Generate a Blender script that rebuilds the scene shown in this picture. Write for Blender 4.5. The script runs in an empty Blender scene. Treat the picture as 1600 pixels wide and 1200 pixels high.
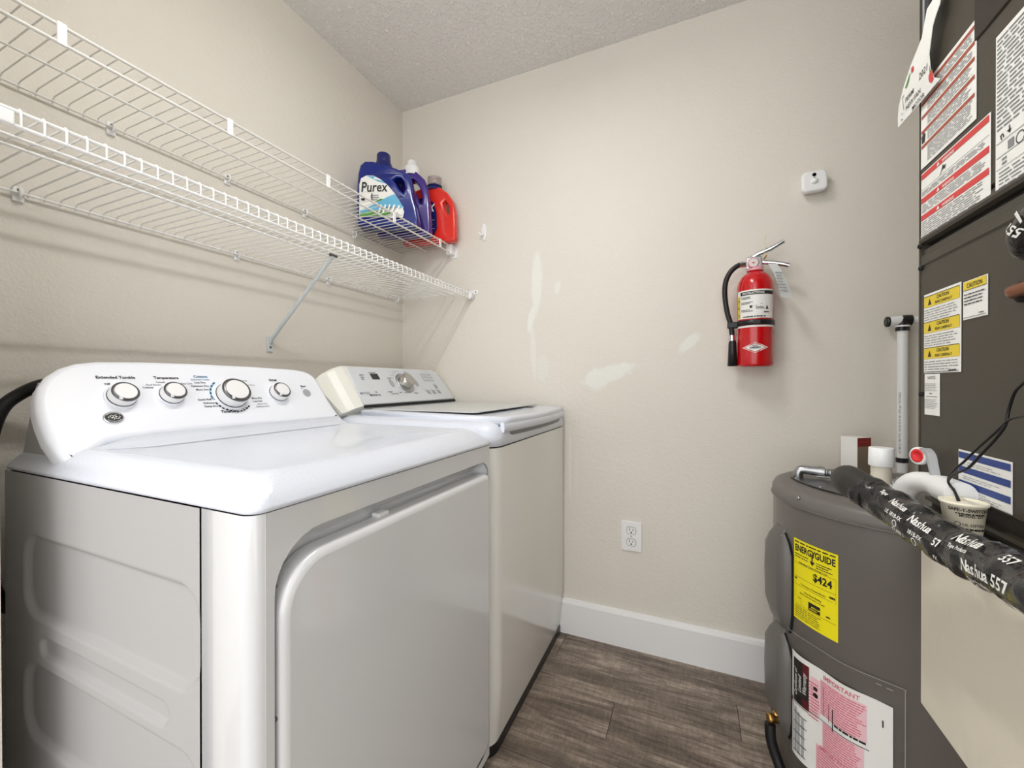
import bpy, bmesh, math, random
from mathutils import Vector, Matrix
random.seed(7)
SC = bpy.context.scene
COL = SC.collection
PI = math.pi

def lin(c):
    return tuple(((v/255)/12.92 if v/255 <= .04045 else ((v/255+.055)/1.055)**2.4) for v in c)

# ------------------------------------------------------------------ camera, world, lights, exposure
cam_d = bpy.data.cameras.new('camera'); cam = bpy.data.objects.new('camera', cam_d); COL.objects.link(cam)
cam_d.sensor_width = 36.0; cam_d.lens = 645/1600*36.0; cam_d.clip_start = .02
YAW, PITCH = .4128, .0029
_F = Vector((-math.sin(YAW)*math.cos(PITCH), math.cos(YAW)*math.cos(PITCH), -math.sin(PITCH)))
cam.location = (0, 0, 1.06)
cam.rotation_euler = _F.to_track_quat('-Z', 'Y').to_euler()
SC.camera = cam

W = bpy.data.worlds.new('hall_light'); SC.world = W; W.use_nodes = True
W.node_tree.nodes['Background'].inputs[0].default_value = (1.0, .995, .99, 1)
W.node_tree.nodes['Background'].inputs[1].default_value = 3.05

# linear tube lamp on the ceiling, running towards the back wall: rods that run the same way throw crisp shadows
ld3 = bpy.data.lights.new('tube_lamp_down', 'AREA'); ld3.shape = 'RECTANGLE'; ld3.size = .03; ld3.size_y = .62; ld3.energy = 10.3; ld3.color = (1.0, .99, .97)
lo3 = bpy.data.objects.new('tube_lamp_down', ld3); COL.objects.link(lo3); lo3.location = (-.38, .60, 2.350)
# added fill behind the camera, no known lamp; lifts the camera-facing surfaces
ld2 = bpy.data.lights.new('hall_fill', 'AREA'); ld2.shape = 'DISK'; ld2.size = .5; ld2.energy = 6; ld2.color = (1.0, .99, .98)
lo2 = bpy.data.objects.new('hall_fill', ld2); COL.objects.link(lo2); lo2.location = (-.25, -1.3, 2.2)
lo2.rotation_euler = (math.radians(40), 0, 0)

vs = SC.view_settings
vs.view_transform = 'Standard'; vs.look = 'None'; vs.gamma = 1.0; vs.use_curve_mapping = False
vs.exposure = -.34

# ------------------------------------------------------------------ materials
MATS = {}
def nodes(m):
    m.use_nodes = True
    return m.node_tree.nodes, m.node_tree.links
def mat(name, rgb, rough=.5, metal=0., bump=0., bscale=60., coat=0., var=0., spec=.5, detail=3., emit=None, trans=0., alpha=1.):
    if name in MATS: return MATS[name]
    m = bpy.data.materials.new(name); N, L = nodes(m); b = N['Principled BSDF']
    c = lin(rgb)
    b.inputs['Base Color'].default_value = (*c, 1); b.inputs['Roughness'].default_value = rough
    b.inputs['Metallic'].default_value = metal; b.inputs['Coat Weight'].default_value = coat
    b.inputs['Coat Roughness'].default_value = .04
    b.inputs['Specular IOR Level'].default_value = spec
    b.inputs['Transmission Weight'].default_value = trans
    b.inputs['Alpha'].default_value = alpha
    if emit:
        b.inputs['Emission Color'].default_value = (*lin(emit[0]), 1); b.inputs['Emission Strength'].default_value = emit[1]
    if bump or var:
        tc = N.new('ShaderNodeTexCoord'); no = N.new('ShaderNodeTexNoise')
        no.inputs['Scale'].default_value = bscale; no.inputs['Detail'].default_value = detail
        L.new(tc.outputs['Object'], no.inputs['Vector'])
        if bump:
            bp = N.new('ShaderNodeBump'); bp.inputs['Strength'].default_value = bump; bp.inputs['Distance'].default_value = .01
            L.new(no.outputs['Fac'], bp.inputs['Height']); L.new(bp.outputs['Normal'], b.inputs['Normal'])
        if var:
            n2 = N.new('ShaderNodeTexNoise'); n2.inputs['Scale'].default_value = bscale*.12; n2.inputs['Detail'].default_value = 4
            L.new(tc.outputs['Object'], n2.inputs['Vector'])
            mx = N.new('ShaderNodeMix'); mx.data_type = 'RGBA'
            mx.inputs['A'].default_value = (*[v*(1-var) for v in c], 1); mx.inputs['B'].default_value = (*[min(1, v*(1+var)) for v in c], 1)
            L.new(n2.outputs['Fac'], mx.inputs['Factor']); L.new(mx.outputs['Result'], b.inputs['Base Color'])
    MATS[name] = m
    return m

def wall_mat(name, rgb, patches=()):
    m = bpy.data.materials.new(name); N, L = nodes(m); b = N['Principled BSDF']
    b.inputs['Roughness'].default_value = .62
    tc = N.new('ShaderNodeTexCoord')
    n1 = N.new('ShaderNodeTexNoise'); n1.inputs['Scale'].default_value = 150; n1.inputs['Detail'].default_value = 2
    n3 = N.new('ShaderNodeTexNoise'); n3.inputs['Scale'].default_value = 55; n3.inputs['Detail'].default_value = 2
    L.new(tc.outputs['Object'], n1.inputs['Vector']); L.new(tc.outputs['Object'], n3.inputs['Vector'])
    ad = N.new('ShaderNodeMath'); ad.operation = 'ADD'; L.new(n1.outputs['Fac'], ad.inputs[0]); L.new(n3.outputs['Fac'], ad.inputs[1])
    bp = N.new('ShaderNodeBump'); bp.inputs['Strength'].default_value = .22; bp.inputs['Distance'].default_value = .006
    L.new(ad.outputs[0], bp.inputs['Height']); L.new(bp.outputs['Normal'], b.inputs['Normal'])
    n2 = N.new('ShaderNodeTexNoise'); n2.inputs['Scale'].default_value = 2.2; n2.inputs['Detail'].default_value = 5
    L.new(tc.outputs['Object'], n2.inputs['Vector'])
    c = lin(rgb)
    mx = N.new('ShaderNodeMix'); mx.data_type = 'RGBA'
    mx.inputs['A'].default_value = (*[v*.96 for v in c], 1); mx.inputs['B'].default_value = (*[min(1, v*1.04) for v in c], 1)
    L.new(n2.outputs['Fac'], mx.inputs['Factor']); out = mx.outputs['Result']
    if patches:                       # spackle smears left on the paint
        nd = N.new('ShaderNodeTexNoise'); nd.inputs['Scale'].default_value = 34; nd.inputs['Detail'].default_value = 8; nd.inputs['Roughness'].default_value = .7
        L.new(tc.outputs['Object'], nd.inputs['Vector'])
        sep = N.new('ShaderNodeSeparateXYZ'); L.new(tc.outputs['Object'], sep.inputs[0])
        for (cx, cz, rx, rz, rot, amt, dist) in patches:
            def mth(op, a, bb):
                n = N.new('ShaderNodeMath'); n.operation = op
                for i, v in enumerate((a, bb)):
                    if isinstance(v, (int, float)): n.inputs[i].default_value = v
                    else: L.new(v, n.inputs[i])
                return n.outputs[0]
            dx = mth('SUBTRACT', sep.outputs['X'], cx); dz = mth('SUBTRACT', sep.outputs['Z'], cz)
            ca, sa = math.cos(rot), math.sin(rot)
            u = mth('DIVIDE', mth('ADD', mth('MULTIPLY', dx, ca), mth('MULTIPLY', dz, sa)), rx)
            v = mth('DIVIDE', mth('SUBTRACT', mth('MULTIPLY', dz, ca), mth('MULTIPLY', dx, sa)), rz)
            d2 = mth('ADD', mth('MULTIPLY', u, u), mth('MULTIPLY', v, v))
            d2 = mth('ADD', d2, mth('MULTIPLY', mth('SUBTRACT', nd.outputs['Fac'], .5), dist))
            mr = N.new('ShaderNodeMapRange'); mr.inputs['From Min'].default_value = 1.1; mr.inputs['From Max'].default_value = .5
            mr.inputs['To Max'].default_value = amt
            L.new(d2, mr.inputs['Value'])
            m2 = N.new('ShaderNodeMix'); m2.data_type = 'RGBA'
            m2.inputs['B'].default_value = (*lin((232, 233, 226)), 1)
            L.new(out, m2.inputs['A']); L.new(mr.outputs[0], m2.inputs['Factor']); out = m2.outputs['Result']
    L.new(out, b.inputs['Base Color'])
    return m

def ceiling_mat():
    m = bpy.data.materials.new('knockdown ceiling'); N, L = nodes(m); b = N['Principled BSDF']
    b.inputs['Roughness'].default_value = .6
    tc = N.new('ShaderNodeTexCoord')
    v = N.new('ShaderNodeTexNoise'); v.inputs['Scale'].default_value = 75; v.inputs['Detail'].default_value = 3; v.inputs['Distortion'].default_value = .6
    L.new(tc.outputs['Object'], v.inputs['Vector'])
    r = N.new('ShaderNodeValToRGB'); r.color_ramp.elements[0].position = .5; r.color_ramp.elements[1].position = .66
    L.new(v.outputs['Fac'], r.inputs['Fac'])
    bp = N.new('ShaderNodeBump'); bp.inputs['Strength'].default_value = .55; bp.inputs['Distance'].default_value = .008
    L.new(r.outputs['Color'], bp.inputs['Height']); L.new(bp.outputs['Normal'], b.inputs['Normal'])
    mx = N.new('ShaderNodeMix'); mx.data_type = 'RGBA'
    mx.inputs['A'].default_value = (*lin((234, 233, 231)), 1); mx.inputs['B'].default_value = (*lin((247, 246, 244)), 1)
    L.new(r.outputs['Color'], mx.inputs['Factor']); L.new(mx.outputs['Result'], b.inputs['Base Color'])
    return m

def plank_mat():
    m = bpy.data.materials.new('grey oak vinyl'); N, L = nodes(m); b = N['Principled BSDF']
    b.inputs['Roughness'].default_value = .42
    tc = N.new('ShaderNodeTexCoord'); oi = N.new('ShaderNodeObjectInfo')
    mul = N.new('ShaderNodeVectorMath'); mul.operation = 'SCALE'; mul.inputs[0].default_value = (37, 19, 11); L.new(oi.outputs['Random'], mul.inputs['Scale'])
    ad = N.new('ShaderNodeVectorMath'); ad.operation = 'ADD'; L.new(tc.outputs['Object'], ad.inputs[0]); L.new(mul.outputs[0], ad.inputs[1])
    def noise(sc, det, dist=0):
        mp = N.new('ShaderNodeMapping'); mp.inputs['Scale'].default_value = sc; L.new(ad.outputs[0], mp.inputs['Vector'])
        n = N.new('ShaderNodeTexNoise'); n.inputs['Scale'].default_value = 1; n.inputs['Detail'].default_value = det; n.inputs['Distortion'].default_value = dist
        n.inputs['Roughness'].default_value = .65
        L.new(mp.outputs[0], n.inputs['Vector']); return n.outputs['Fac']
    big = noise((2.2, 14, 1), 4, .8); fine = noise((9, 120, 1), 5, .3); saw = noise((60, 16, 1), 3, 1.5)
    r1 = N.new('ShaderNodeValToRGB'); e = r1.color_ramp.elements
    e[0].position = .30; e[0].color = (*lin((82, 72, 65)), 1); e[1].position = .70; e[1].color = (*lin((168, 156, 143)), 1)
    x = r1.color_ramp.elements.new(.5); x.color = (*lin((124, 112, 101)), 1)
    L.new(big, r1.inputs['Fac'])
    r2 = N.new('ShaderNodeValToRGB'); e = r2.color_ramp.elements
    e[0].position = .33; e[0].color = (.38, .35, .33, 1); e[1].position = .62; e[1].color = (1.12, 1.1, 1.08, 1)
    L.new(fine, r2.inputs['Fac'])
    mx = N.new('ShaderNodeMix'); mx.data_type = 'RGBA'; mx.blend_type = 'MULTIPLY'; mx.inputs['Factor'].default_value = .75
    L.new(r1.outputs['Color'], mx.inputs['A']); L.new(r2.outputs['Color'], mx.inputs['B'])
    r3 = N.new('ShaderNodeValToRGB'); e = r3.color_ramp.elements
    e[0].position = .40; e[0].color = (.80, .79, .78, 1); e[1].position = .64; e[1].color = (1.2, 1.2, 1.2, 1)
    L.new(saw, r3.inputs['Fac'])
    m3 = N.new('ShaderNodeMix'); m3.data_type = 'RGBA'; m3.blend_type = 'MULTIPLY'; m3.inputs['Factor'].default_value = .8
    L.new(mx.outputs['Result'], m3.inputs['A']); L.new(r3.outputs['Color'], m3.inputs['B'])
    hv = N.new('ShaderNodeHueSaturation'); mr = N.new('ShaderNodeMapRange'); mr.inputs['To Min'].default_value = 1.08; mr.inputs['To Max'].default_value = 1.34
    L.new(oi.outputs['Random'], mr.inputs['Value']); L.new(mr.outputs[0], hv.inputs['Value']); L.new(m3.outputs['Result'], hv.inputs['Color'])
    L.new(hv.outputs['Color'], b.inputs['Base Color'])
    bp = N.new('ShaderNodeBump'); bp.inputs['Strength'].default_value = .15; bp.inputs['Distance'].default_value = .004
    L.new(fine, bp.inputs['Height']); L.new(bp.outputs['Normal'], b.inputs['Normal'])
    return m

M_WALL = wall_mat('beige wall paint', (224, 219, 209))
M_WALLB = wall_mat('beige wall paint with spackle', (224, 219, 209), [
    (-.628, 1.50, .026, .15, -.02, .75, 1.3), (-.655, 1.34, .016, .06, -.2, .9, 1.2), (-.645, 1.20, .014, .13, .05, .45, 2.2),
    (-.535, 1.468, .016, .03, -.2, .6, 1.8), (-.318, 1.095, .12, .034, .28, .95, 2.2), (-.36, 1.075, .05, .05, 0, .9, 1.8),
    (-.012, 1.212, .055, .022, .75, .85, 2.0), (-.60, 1.12, .03, .07, 0, .35, 2.4),
    (-.478, .72, .007, .17, 0, .55, 1.0), (-.45, .68, .006, .11, 0, .35, 1.2), (.51, 1.10, .03, .20, 0, .10, 1.5)])
M_CEIL = ceiling_mat()
M_PLANK = plank_mat()
M_WHITE = mat('white enamel', (222, 224, 226), .22, bump=.004, bscale=220, coat=.9)
M_TOP = mat('white textured enamel', (222, 227, 238), .26, bump=.10, bscale=260, coat=.3)
M_CONS = mat('white console plastic', (242, 245, 252), .34)
M_WASH = mat('warm white washer enamel', (234, 233, 228), .22, bump=.004, bscale=220, coat=.9)
M_CREAM = mat('cream console plastic', (232, 232, 223), .35)
M_PANEL = mat('pale grey console panel', (214, 218, 222), .35, var=.02, bscale=40)
M_LID = mat('pale grey lid panel', (206, 208, 206), .3, var=.02, bscale=40)
M_SIDE_DIM = mat('dimmed side enamel', (176, 175, 175), .55, bump=.02, bscale=200, spec=.3)  # the white enamel again, colour darkened to offset strong light from the hall
M_TRIMW = mat('white trim paint', (238, 238, 238), .4, bump=.03, bscale=70)
M_WIRE = mat('white vinyl wire', (240, 240, 238), .35, var=.02, bscale=90)
M_WIRED = mat('white vinyl wire in use', (226, 224, 218), .4, var=.03, bscale=60)
M_BRACE = mat('grey white brace paint', (206, 212, 214), .35, var=.03, bscale=60)
M_PLASTW = mat('white plastic', (240, 240, 240), .35, var=.015, bscale=60)
M_PVC = mat('white pvc', (236, 238, 238), .3, var=.02, bscale=50)
M_PVCO = mat('aged pvc', (226, 220, 204), .4, var=.06, bscale=60)
M_IVORY = mat('ivory plastic', (240, 234, 212), .4, var=.02, bscale=60)
M_BLACK = mat('black rubber', (16, 16, 18), .45, var=.1, bscale=60)
M_BLACKP = mat('black plastic', (22, 22, 26), .35, var=.08, bscale=60)
M_DARK = mat('dark gap', (12, 12, 14), .8, var=.1, bscale=60)
M_CHROME = mat('chrome', (220, 222, 226), .12, metal=1, var=.03, bscale=60)
M_STEEL = mat('galvanised steel', (176, 178, 180), .32, metal=1, var=.1, bscale=80)
M_DSTEEL = mat('dark steel', (112, 112, 114), .35, metal=1, var=.1, bscale=80)
M_BRASS = mat('brass', (186, 146, 84), .28, metal=1, var=.1, bscale=90)
M_COPPER = mat('tarnished copper', (142, 92, 66), .3, metal=1, var=.2, bscale=60)
M_TANK = mat('warm grey tank enamel', (104, 99, 95), .33, bump=.015, bscale=160, var=.03, coat=.2)
M_TANKL = mat('grey tank lid plastic', (112, 108, 104), .42, bump=.02, bscale=140, var=.05)
M_TANKP = mat('grey access cover', (100, 97, 94), .38, var=.04, bscale=50)
M_AH = mat('olive grey cabinet enamel', (62, 57, 47), .5, bump=.03, bscale=260, var=.05)
M_AHD = mat('dark brown recess', (44, 36, 28), .6, bump=.05, bscale=120, var=.08)
M_STAND = mat('beige plaster stand', (222, 215, 199), .6, bump=.12, bscale=45, var=.04)
M_TAPE = mat('black wrinkled tape', (26, 26, 27), .24, bump=.6, bscale=34, coat=.3, var=.1, detail=4)
M_FOAM = mat('black foam tube', (38, 37, 33), .5, bump=.1, bscale=60, var=.15)
M_RED = mat('red cylinder paint', (196, 14, 22), .22, coat=.4, var=.03, bscale=40)
M_REDP = mat('red plastic', (214, 44, 48), .35, var=.05, bscale=40)
M_PINK = mat('pink gauge ring', (226, 160, 170), .35, var=.05, bscale=40)
M_BLUEB = mat('deep blue bottle plastic', (12, 34, 122), .2, coat=.3, var=.08, bscale=30)
M_BLUEC = mat('navy cap plastic', (14, 24, 96), .35, var=.05, bscale=30)
M_PURP = mat('violet bottle plastic', (58, 32, 128), .22, coat=.3, var=.08, bscale=30)
M_REDB = mat('orange red bottle plastic', (226, 44, 30), .25, coat=.2, var=.06, bscale=30)
M_CLEAR = mat('clear dosing cup', (235, 225, 225), .15, trans=.85, var=.01, bscale=30)
M_PAPER = mat('white paper', (236, 236, 232), .6, bump=.03, bscale=60, var=.02)
M_PAPERG = mat('off white paper', (222, 222, 218), .6, var=.03, bscale=60)
M_TAG = mat('grey inspection tag', (196, 198, 196), .5, var=.05, bscale=60)
M_YEL = mat('yellow sticker', (240, 226, 20), .45, var=.02, bscale=60)
M_CYEL = mat('caution yellow ink', (226, 200, 50), .5, var=.03, bscale=60)
M_RBROWN = mat('red brown ink', (160, 74, 52), .5, var=.05, bscale=60)
M_RINK = mat('warning red ink', (208, 58, 58), .5, var=.04, bscale=60)
M_PINKI = mat('pink red ink', (214, 110, 128), .5, var=.05, bscale=60)
M_PINKB = mat('pale pink ink', (238, 196, 204), .5, var=.04, bscale=60)
M_MAROON = mat('maroon ink', (92, 16, 28), .5, var=.05, bscale=60)
M_INK = mat('black ink', (24, 24, 26), .5, var=.05, bscale=60)
M_GINK = mat('grey ink', (128, 130, 132), .5, var=.05, bscale=60)
M_LINK = mat('light grey ink', (172, 174, 176), .5, var=.05, bscale=60)
M_BINK = mat('blue ink', (36, 62, 132), .5, var=.05, bscale=60)
M_TEAL = mat('teal ink', (24, 112, 150), .5, var=.05, bscale=60)
M_GREEN = mat('green ink', (80, 150, 60), .5, var=.08, bscale=60)
M_LBLUE = mat('sky blue ink', (96, 178, 214), .5, var=.1, bscale=60)
M_WINK = mat('white ink', (236, 236, 232), .5, var=.02, bscale=60)
M_SILV = mat('silver print', (170, 172, 176), .3, metal=.6, var=.05, bscale=60)
M_CARD = mat('brown carton print', (150, 128, 104), .6, var=.1, bscale=60)
M_CARDR = mat('dark red carton print', (140, 36, 28), .55, var=.06, bscale=60)
def film_mat():
    m = bpy.data.materials.new('clear pouch film'); N, L = nodes(m); N.remove(N['Principled BSDF'])
    t = N.new('ShaderNodeBsdfTransparent'); g = N.new('ShaderNodeBsdfGlossy'); g.inputs['Roughness'].default_value = .18
    fr = N.new('ShaderNodeTexNoise'); fr.inputs['Scale'].default_value = 9
    mr = N.new('ShaderNodeMapRange'); mr.inputs['To Min'].default_value = .01; mr.inputs['To Max'].default_value = .035
    L.new(fr.outputs['Fac'], mr.inputs['Value'])
    x = N.new('ShaderNodeMixShader'); L.new(mr.outputs[0], x.inputs[0]); L.new(t.outputs[0], x.inputs[1]); L.new(g.outputs[0], x.inputs[2])
    L.new(x.outputs[0], N['Material Output'].inputs['Surface'])
    return m
M_BAG = film_mat()
M_SEAM = mat('pouch heat seam', (150, 148, 146), .25, var=.05, bscale=30)
M_LENS = mat('black camera lens', (6, 6, 8), .08, coat=.6, var=.1, bscale=30)
M_LAMP = mat('lamp diffuser', (255, 246, 228), .4, emit=((255, 250, 242), 34))
M_DISP = mat('dark green display', (30, 34, 30), .15, var=.1, bscale=30)
M_GREYK = mat('grey button', (168, 172, 176), .35, var=.03, bscale=30)
M_KNOB = mat('satin silver knob', (186, 184, 178), .25, metal=.8, var=.05, bscale=40)
M_YTIE = mat('pale yellow tie', (214, 204, 150), .4, var=.05, bscale=40)

# ------------------------------------------------------------------ mesh helpers (all in world coordinates)
class MB:
    def __init__(s): s.v = []; s.f = []; s.sm = []
    def add(s, vs, fs, smooth=False):
        o = len(s.v); s.v += [tuple(p) for p in vs]
        for q in fs: s.f.append([i+o for i in q]); s.sm.append(smooth)
        return s
    def box(s, lo, hi, bev=0.0, rot=None, piv=None):
        bm = bmesh.new(); bmesh.ops.create_cube(bm, size=1)
        c = [(a+b)/2 for a, b in zip(lo, hi)]; d = [abs(b-a) for a, b in zip(lo, hi)]
        for v in bm.verts: v.co = Vector([v.co[i]*d[i]+c[i] for i in range(3)])
        if bev: bmesh.ops.bevel(bm, geom=bm.edges[:], offset=bev, segments=2, affect='EDGES', profile=.5)
        if rot is not None:
            p = Vector(piv if piv else c)
            for v in bm.verts: v.co = rot @ (v.co-p)+p
        s.from_bm(bm, False); bm.free(); return s
    def from_bm(s, bm, smooth):
        bm.verts.index_update()
        s.add([v.co[:] for v in bm.verts], [[v.index for v in f.verts] for f in bm.faces], smooth)
    def rings(s, rs, cap0=True, cap1=True, closed=True, smooth=True):
        n = len(rs[0]); o = []; f = []
        for r in rs: o += [tuple(p) for p in r]
        for i in range(len(rs)-1):
            for j in range(n if closed else n-1):
                k = (j+1) % n
                f.append([i*n+j, i*n+k, (i+1)*n+k, (i+1)*n+j])
        s.add(o, f, smooth)
        if cap0: s.add(rs[0], [list(range(n))[::-1]])
        if cap1: s.add(rs[-1], [list(range(n))])
        return s
    def lathe(s, prof, org, axis=(0, 0, 1), n=24, cap0=True, cap1=True, smooth=True):
        ax = Vector(axis).normalized(); t = Vector((1, 0, 0)) if abs(ax.x) < .9 else Vector((0, 1, 0))
        e1 = ax.cross(t).normalized(); e2 = ax.cross(e1); og = Vector(org)
        rs = [[og+ax*h+(e1*math.cos(2*PI*k/n)+e2*math.sin(2*PI*k/n))*r for k in range(n)] for r, h in prof]
        return s.rings(rs, cap0, cap1, True, smooth)
    def cyl(s, p0, p1, r, n=16, r1=None, smooth=True):
        p0 = Vector(p0); d = Vector(p1)-p0
        return s.lathe([(r, 0), (r if r1 is None else r1, d.length)], p0, d, n, smooth=smooth)
    def tube(s, pts, r, n=10, cap=True):
        P = [Vector(p) for p in pts]; rs = []; e = None
        for i, p in enumerate(P):
            t = (P[min(i+1, len(P)-1)]-P[max(i-1, 0)]).normalized()
            if e is None:
                h = Vector((0, 0, 1)) if abs(t.z) < .9 else Vector((1, 0, 0)); e = t.cross(h).normalized()
            e = (e-t*e.dot(t)).normalized(); g = t.cross(e)
            rr = r[i] if isinstance(r, (list, tuple)) else r
            rs.append([p+(e*math.cos(2*PI*k/n)+g*math.sin(2*PI*k/n))*rr for k in range(n)])
        return s.rings(rs, cap, cap)

def smoothpath(pts, k=6):
    P = [Vector(p) for p in pts]; out = []
    for i in range(len(P)-1):
        a, b, c, d = P[max(i-1, 0)], P[i], P[i+1], P[min(i+2, len(P)-1)]
        for j in range(k):
            t = j/k
            out.append(.5*((2*b)+(c-a)*t+(2*a-5*b+4*c-d)*t*t+(3*b-a-3*c+d)*t**3))
    out.append(P[-1]); return out

def children(o): return [c for c in bpy.data.objects if c.parent is o]
def base_of(o):
    v = Vector((0, 0, 0))
    while o is not None: v += o.location; o = o.parent
    return v
def obj(name, mb, m, parent=None, label=None, kind=None, loc=None):
    me = bpy.data.meshes.new(name); me.from_pydata(mb.v, [], mb.f)
    me.polygons.foreach_set('use_smooth', mb.sm)
    off = base_of(parent) if parent is not None else Vector(loc if loc else (0, 0, 0))
    me.transform(Matrix.Translation(-off))
    bm = bmesh.new(); bm.from_mesh(me); bmesh.ops.recalc_face_normals(bm, faces=bm.faces[:]); bm.to_mesh(me); bm.free()
    me.materials.append(m); me.update()
    o = bpy.data.objects.new(name, me); COL.objects.link(o)
    if parent is not None: o.parent = parent
    else: o.location = off
    if label: o['label'] = label
    if kind: o['kind'] = kind
    return o
def thing(name, label, cat, loc=(0, 0, 0), group=None):
    o = bpy.data.objects.new(name, None); COL.objects.link(o); o.location = loc; o.empty_display_size = .05
    o['label'] = label; o['category'] = cat
    if group: o['group'] = group
    return o
def tag(o, label, cat, group=None):
    o['label'] = label; o['category'] = cat
    if group: o['group'] = group
    return o

# curve-made plate: outline with holes, rounded edge, returned as 2D/3D verts and faces
def plate(outer, holes=(), half=.01, bev=0.0, res=3):
    cu = bpy.data.curves.new('tmp', 'CURVE'); cu.dimensions = '2D'; cu.fill_mode = 'BOTH'
    cu.extrude = max(half-bev, 0); cu.bevel_depth = bev; cu.bevel_resolution = res; cu.offset = -bev
    for loop in [outer]+list(holes):
        sp = cu.splines.new('POLY'); sp.points.add(len(loop)-1); sp.use_cyclic_u = True
        for p, q in zip(sp.points, loop): p.co = (q[0], q[1], 0, 1)
    ob = bpy.data.objects.new('tmp', cu); COL.objects.link(ob)
    dg = bpy.context.evaluated_depsgraph_get()
    me = bpy.data.meshes.new_from_object(ob.evaluated_get(dg))
    V = [v.co.copy() for v in me.vertices]; Fc = [list(p.vertices) for p in me.polygons]
    bpy.data.objects.remove(ob); bpy.data.curves.remove(cu); bpy.data.meshes.remove(me)
    return V, Fc
def put(mb, VF, fn, smooth=False):
    mb.add([fn(v.x, v.y, v.z) for v in VF[0]], VF[1], smooth); return mb
def rrect(x0, y0, x1, y1, r, n=6, rs=None):
    rr = rs if rs else (r, r, r, r)          # corners: lower left, lower right, upper right, upper left
    out = []
    for (cx, cy, a0), q in zip(((x0, y0, PI), (x1, y0, 1.5*PI), (x1, y1, 0), (x0, y1, .5*PI)), rr):
        ccx = cx+(q if cx == x0 else -q); ccy = cy+(q if cy == y0 else -q)
        for k in range(n+1):
            a = a0+k/n*PI/2; out.append((ccx+q*math.cos(a), ccy+q*math.sin(a)))
    return out

TXT = {}
def text2d(s, size, bold=0.0, shear=0.0, sx=1.0, align='LEFT'):
    key = (s, round(bold, 5), shear)
    if key not in TXT:
        cu = bpy.data.curves.new('tmp', 'FONT'); cu.body = s; cu.size = 1; cu.offset = bold; cu.shear = shear; cu.resolution_u = 2
        ob = bpy.data.objects.new('tmp', cu); COL.objects.link(ob)
        dg = bpy.context.evaluated_depsgraph_get()
        me = bpy.data.meshes.new_from_object(ob.evaluated_get(dg))
        TXT[key] = ([(v.co.x, v.co.y) for v in me.vertices], [list(p.vertices) for p in me.polygons])
        bpy.data.objects.remove(ob); bpy.data.curves.remove(cu); bpy.data.meshes.remove(me)
    V, Fc = TXT[key]
    x0 = min(p[0] for p in V); x1 = max(p[0] for p in V)
    off = {'LEFT': 0, 'CENTER': -(x0+x1)/2, 'RIGHT': -x1}[align]
    return [((p[0]+off)*size*sx, p[1]*size) for p in V], Fc, (x1-x0)*size*sx

# printing surfaces: map (a, b, lift) to the world
def plane_map(P0, ea, eb):
    P0, ea, eb = Vector(P0), Vector(ea).normalized(), Vector(eb).normalized(); n = ea.cross(eb).normalized()
    return lambda a, b, d=0: P0+ea*a+eb*b+n*d
def cyl_map(cx, cy, r, th0, z0, sgn=1):
    def f(a, b, d=0):
        t = th0+sgn*a/r
        return Vector((cx+(r+d)*math.cos(t), cy+(r+d)*math.sin(t), z0+b))
    return f
class Print:
    def __init__(s, fn, lift=.0006): s.fn = fn; s.l = lift; s.mb = MB()
    def rect(s, a0, b0, a1, b1, n=1):
        for i in range(n):
            x0 = a0+(a1-a0)*i/n; x1 = a0+(a1-a0)*(i+1)/n
            s.mb.add([s.fn(x0, b0, s.l), s.fn(x1, b0, s.l), s.fn(x1, b1, s.l), s.fn(x0, b1, s.l)], [[0, 1, 2, 3]])
        return s
    def poly(s, pts): s.mb.add([s.fn(a, b, s.l) for a, b in pts], [list(range(len(pts)))]); return s
    def ring(s, a, b, ra, rb, w, n=28, t0=0, t1=2*PI):
        p = [(a+ra*math.cos(t0+(t1-t0)*k/n), b+rb*math.sin(t0+(t1-t0)*k/n)) for k in range(n+1)]
        q = [(a+(ra-w)*math.cos(t0+(t1-t0)*k/n), b+(rb-w)*math.sin(t0+(t1-t0)*k/n)) for k in range(n+1)]
        for k in range(n): s.poly([p[k], p[k+1], q[k+1], q[k]])
        return s
    def disc(s, a, b, ra, rb=None, n=24):
        rb = rb or ra; return s.poly([(a+ra*math.cos(2*PI*k/n), b+rb*math.sin(2*PI*k/n)) for k in range(n)])
    def text(s, t, a, b, size, bold=.012, shear=0., sx=1., align='LEFT', rot=0.):
        V, Fc, w = text2d(t, size, bold, shear, sx, align); c, sn = math.cos(rot), math.sin(rot)
        s.mb.add([s.fn(a+x*c-y*sn, b+x*sn+y*c, s.l) for x, y in V], Fc); return s
    def lines(s, a0, b0, a1, b1, rows, h=.55, seed=1, ragged=.25, gap=.12):
        R = random.Random(seed); st = (b1-b0)/rows
        for i in range(rows):
            y = b1-(i+.8)*st; x = a0; end = a1-(a1-a0)*R.random()*ragged
            while x < end-1e-4:
                w = (a1-a0)*R.uniform(.05, .2); x2 = min(x+w, end)
                s.rect(x, y, x2, y+st*h); x = x2+(a1-a0)*gap*R.uniform(.1, .3)
        return s
    def done(s, name, m, parent, label=None): return obj(name, s.mb, m, parent, label, 'stuff' if name.endswith(('lettering', 'print', 'flowers', 'flower', 'leaves', 'marks', 'monogram', 'writing', 'slots')) else None)
def sheet(fn, a0, b0, a1, b1, th=.0008, n=1):
    mb = MB(); rs = []
    for i in range(n+1):
        a = a0+(a1-a0)*i/n
        rs.append([fn(a, b0, 0), fn(a, b1, 0), fn(a, b1, th), fn(a, b0, th)])
    return mb.rings(rs, smooth=False)

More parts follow.
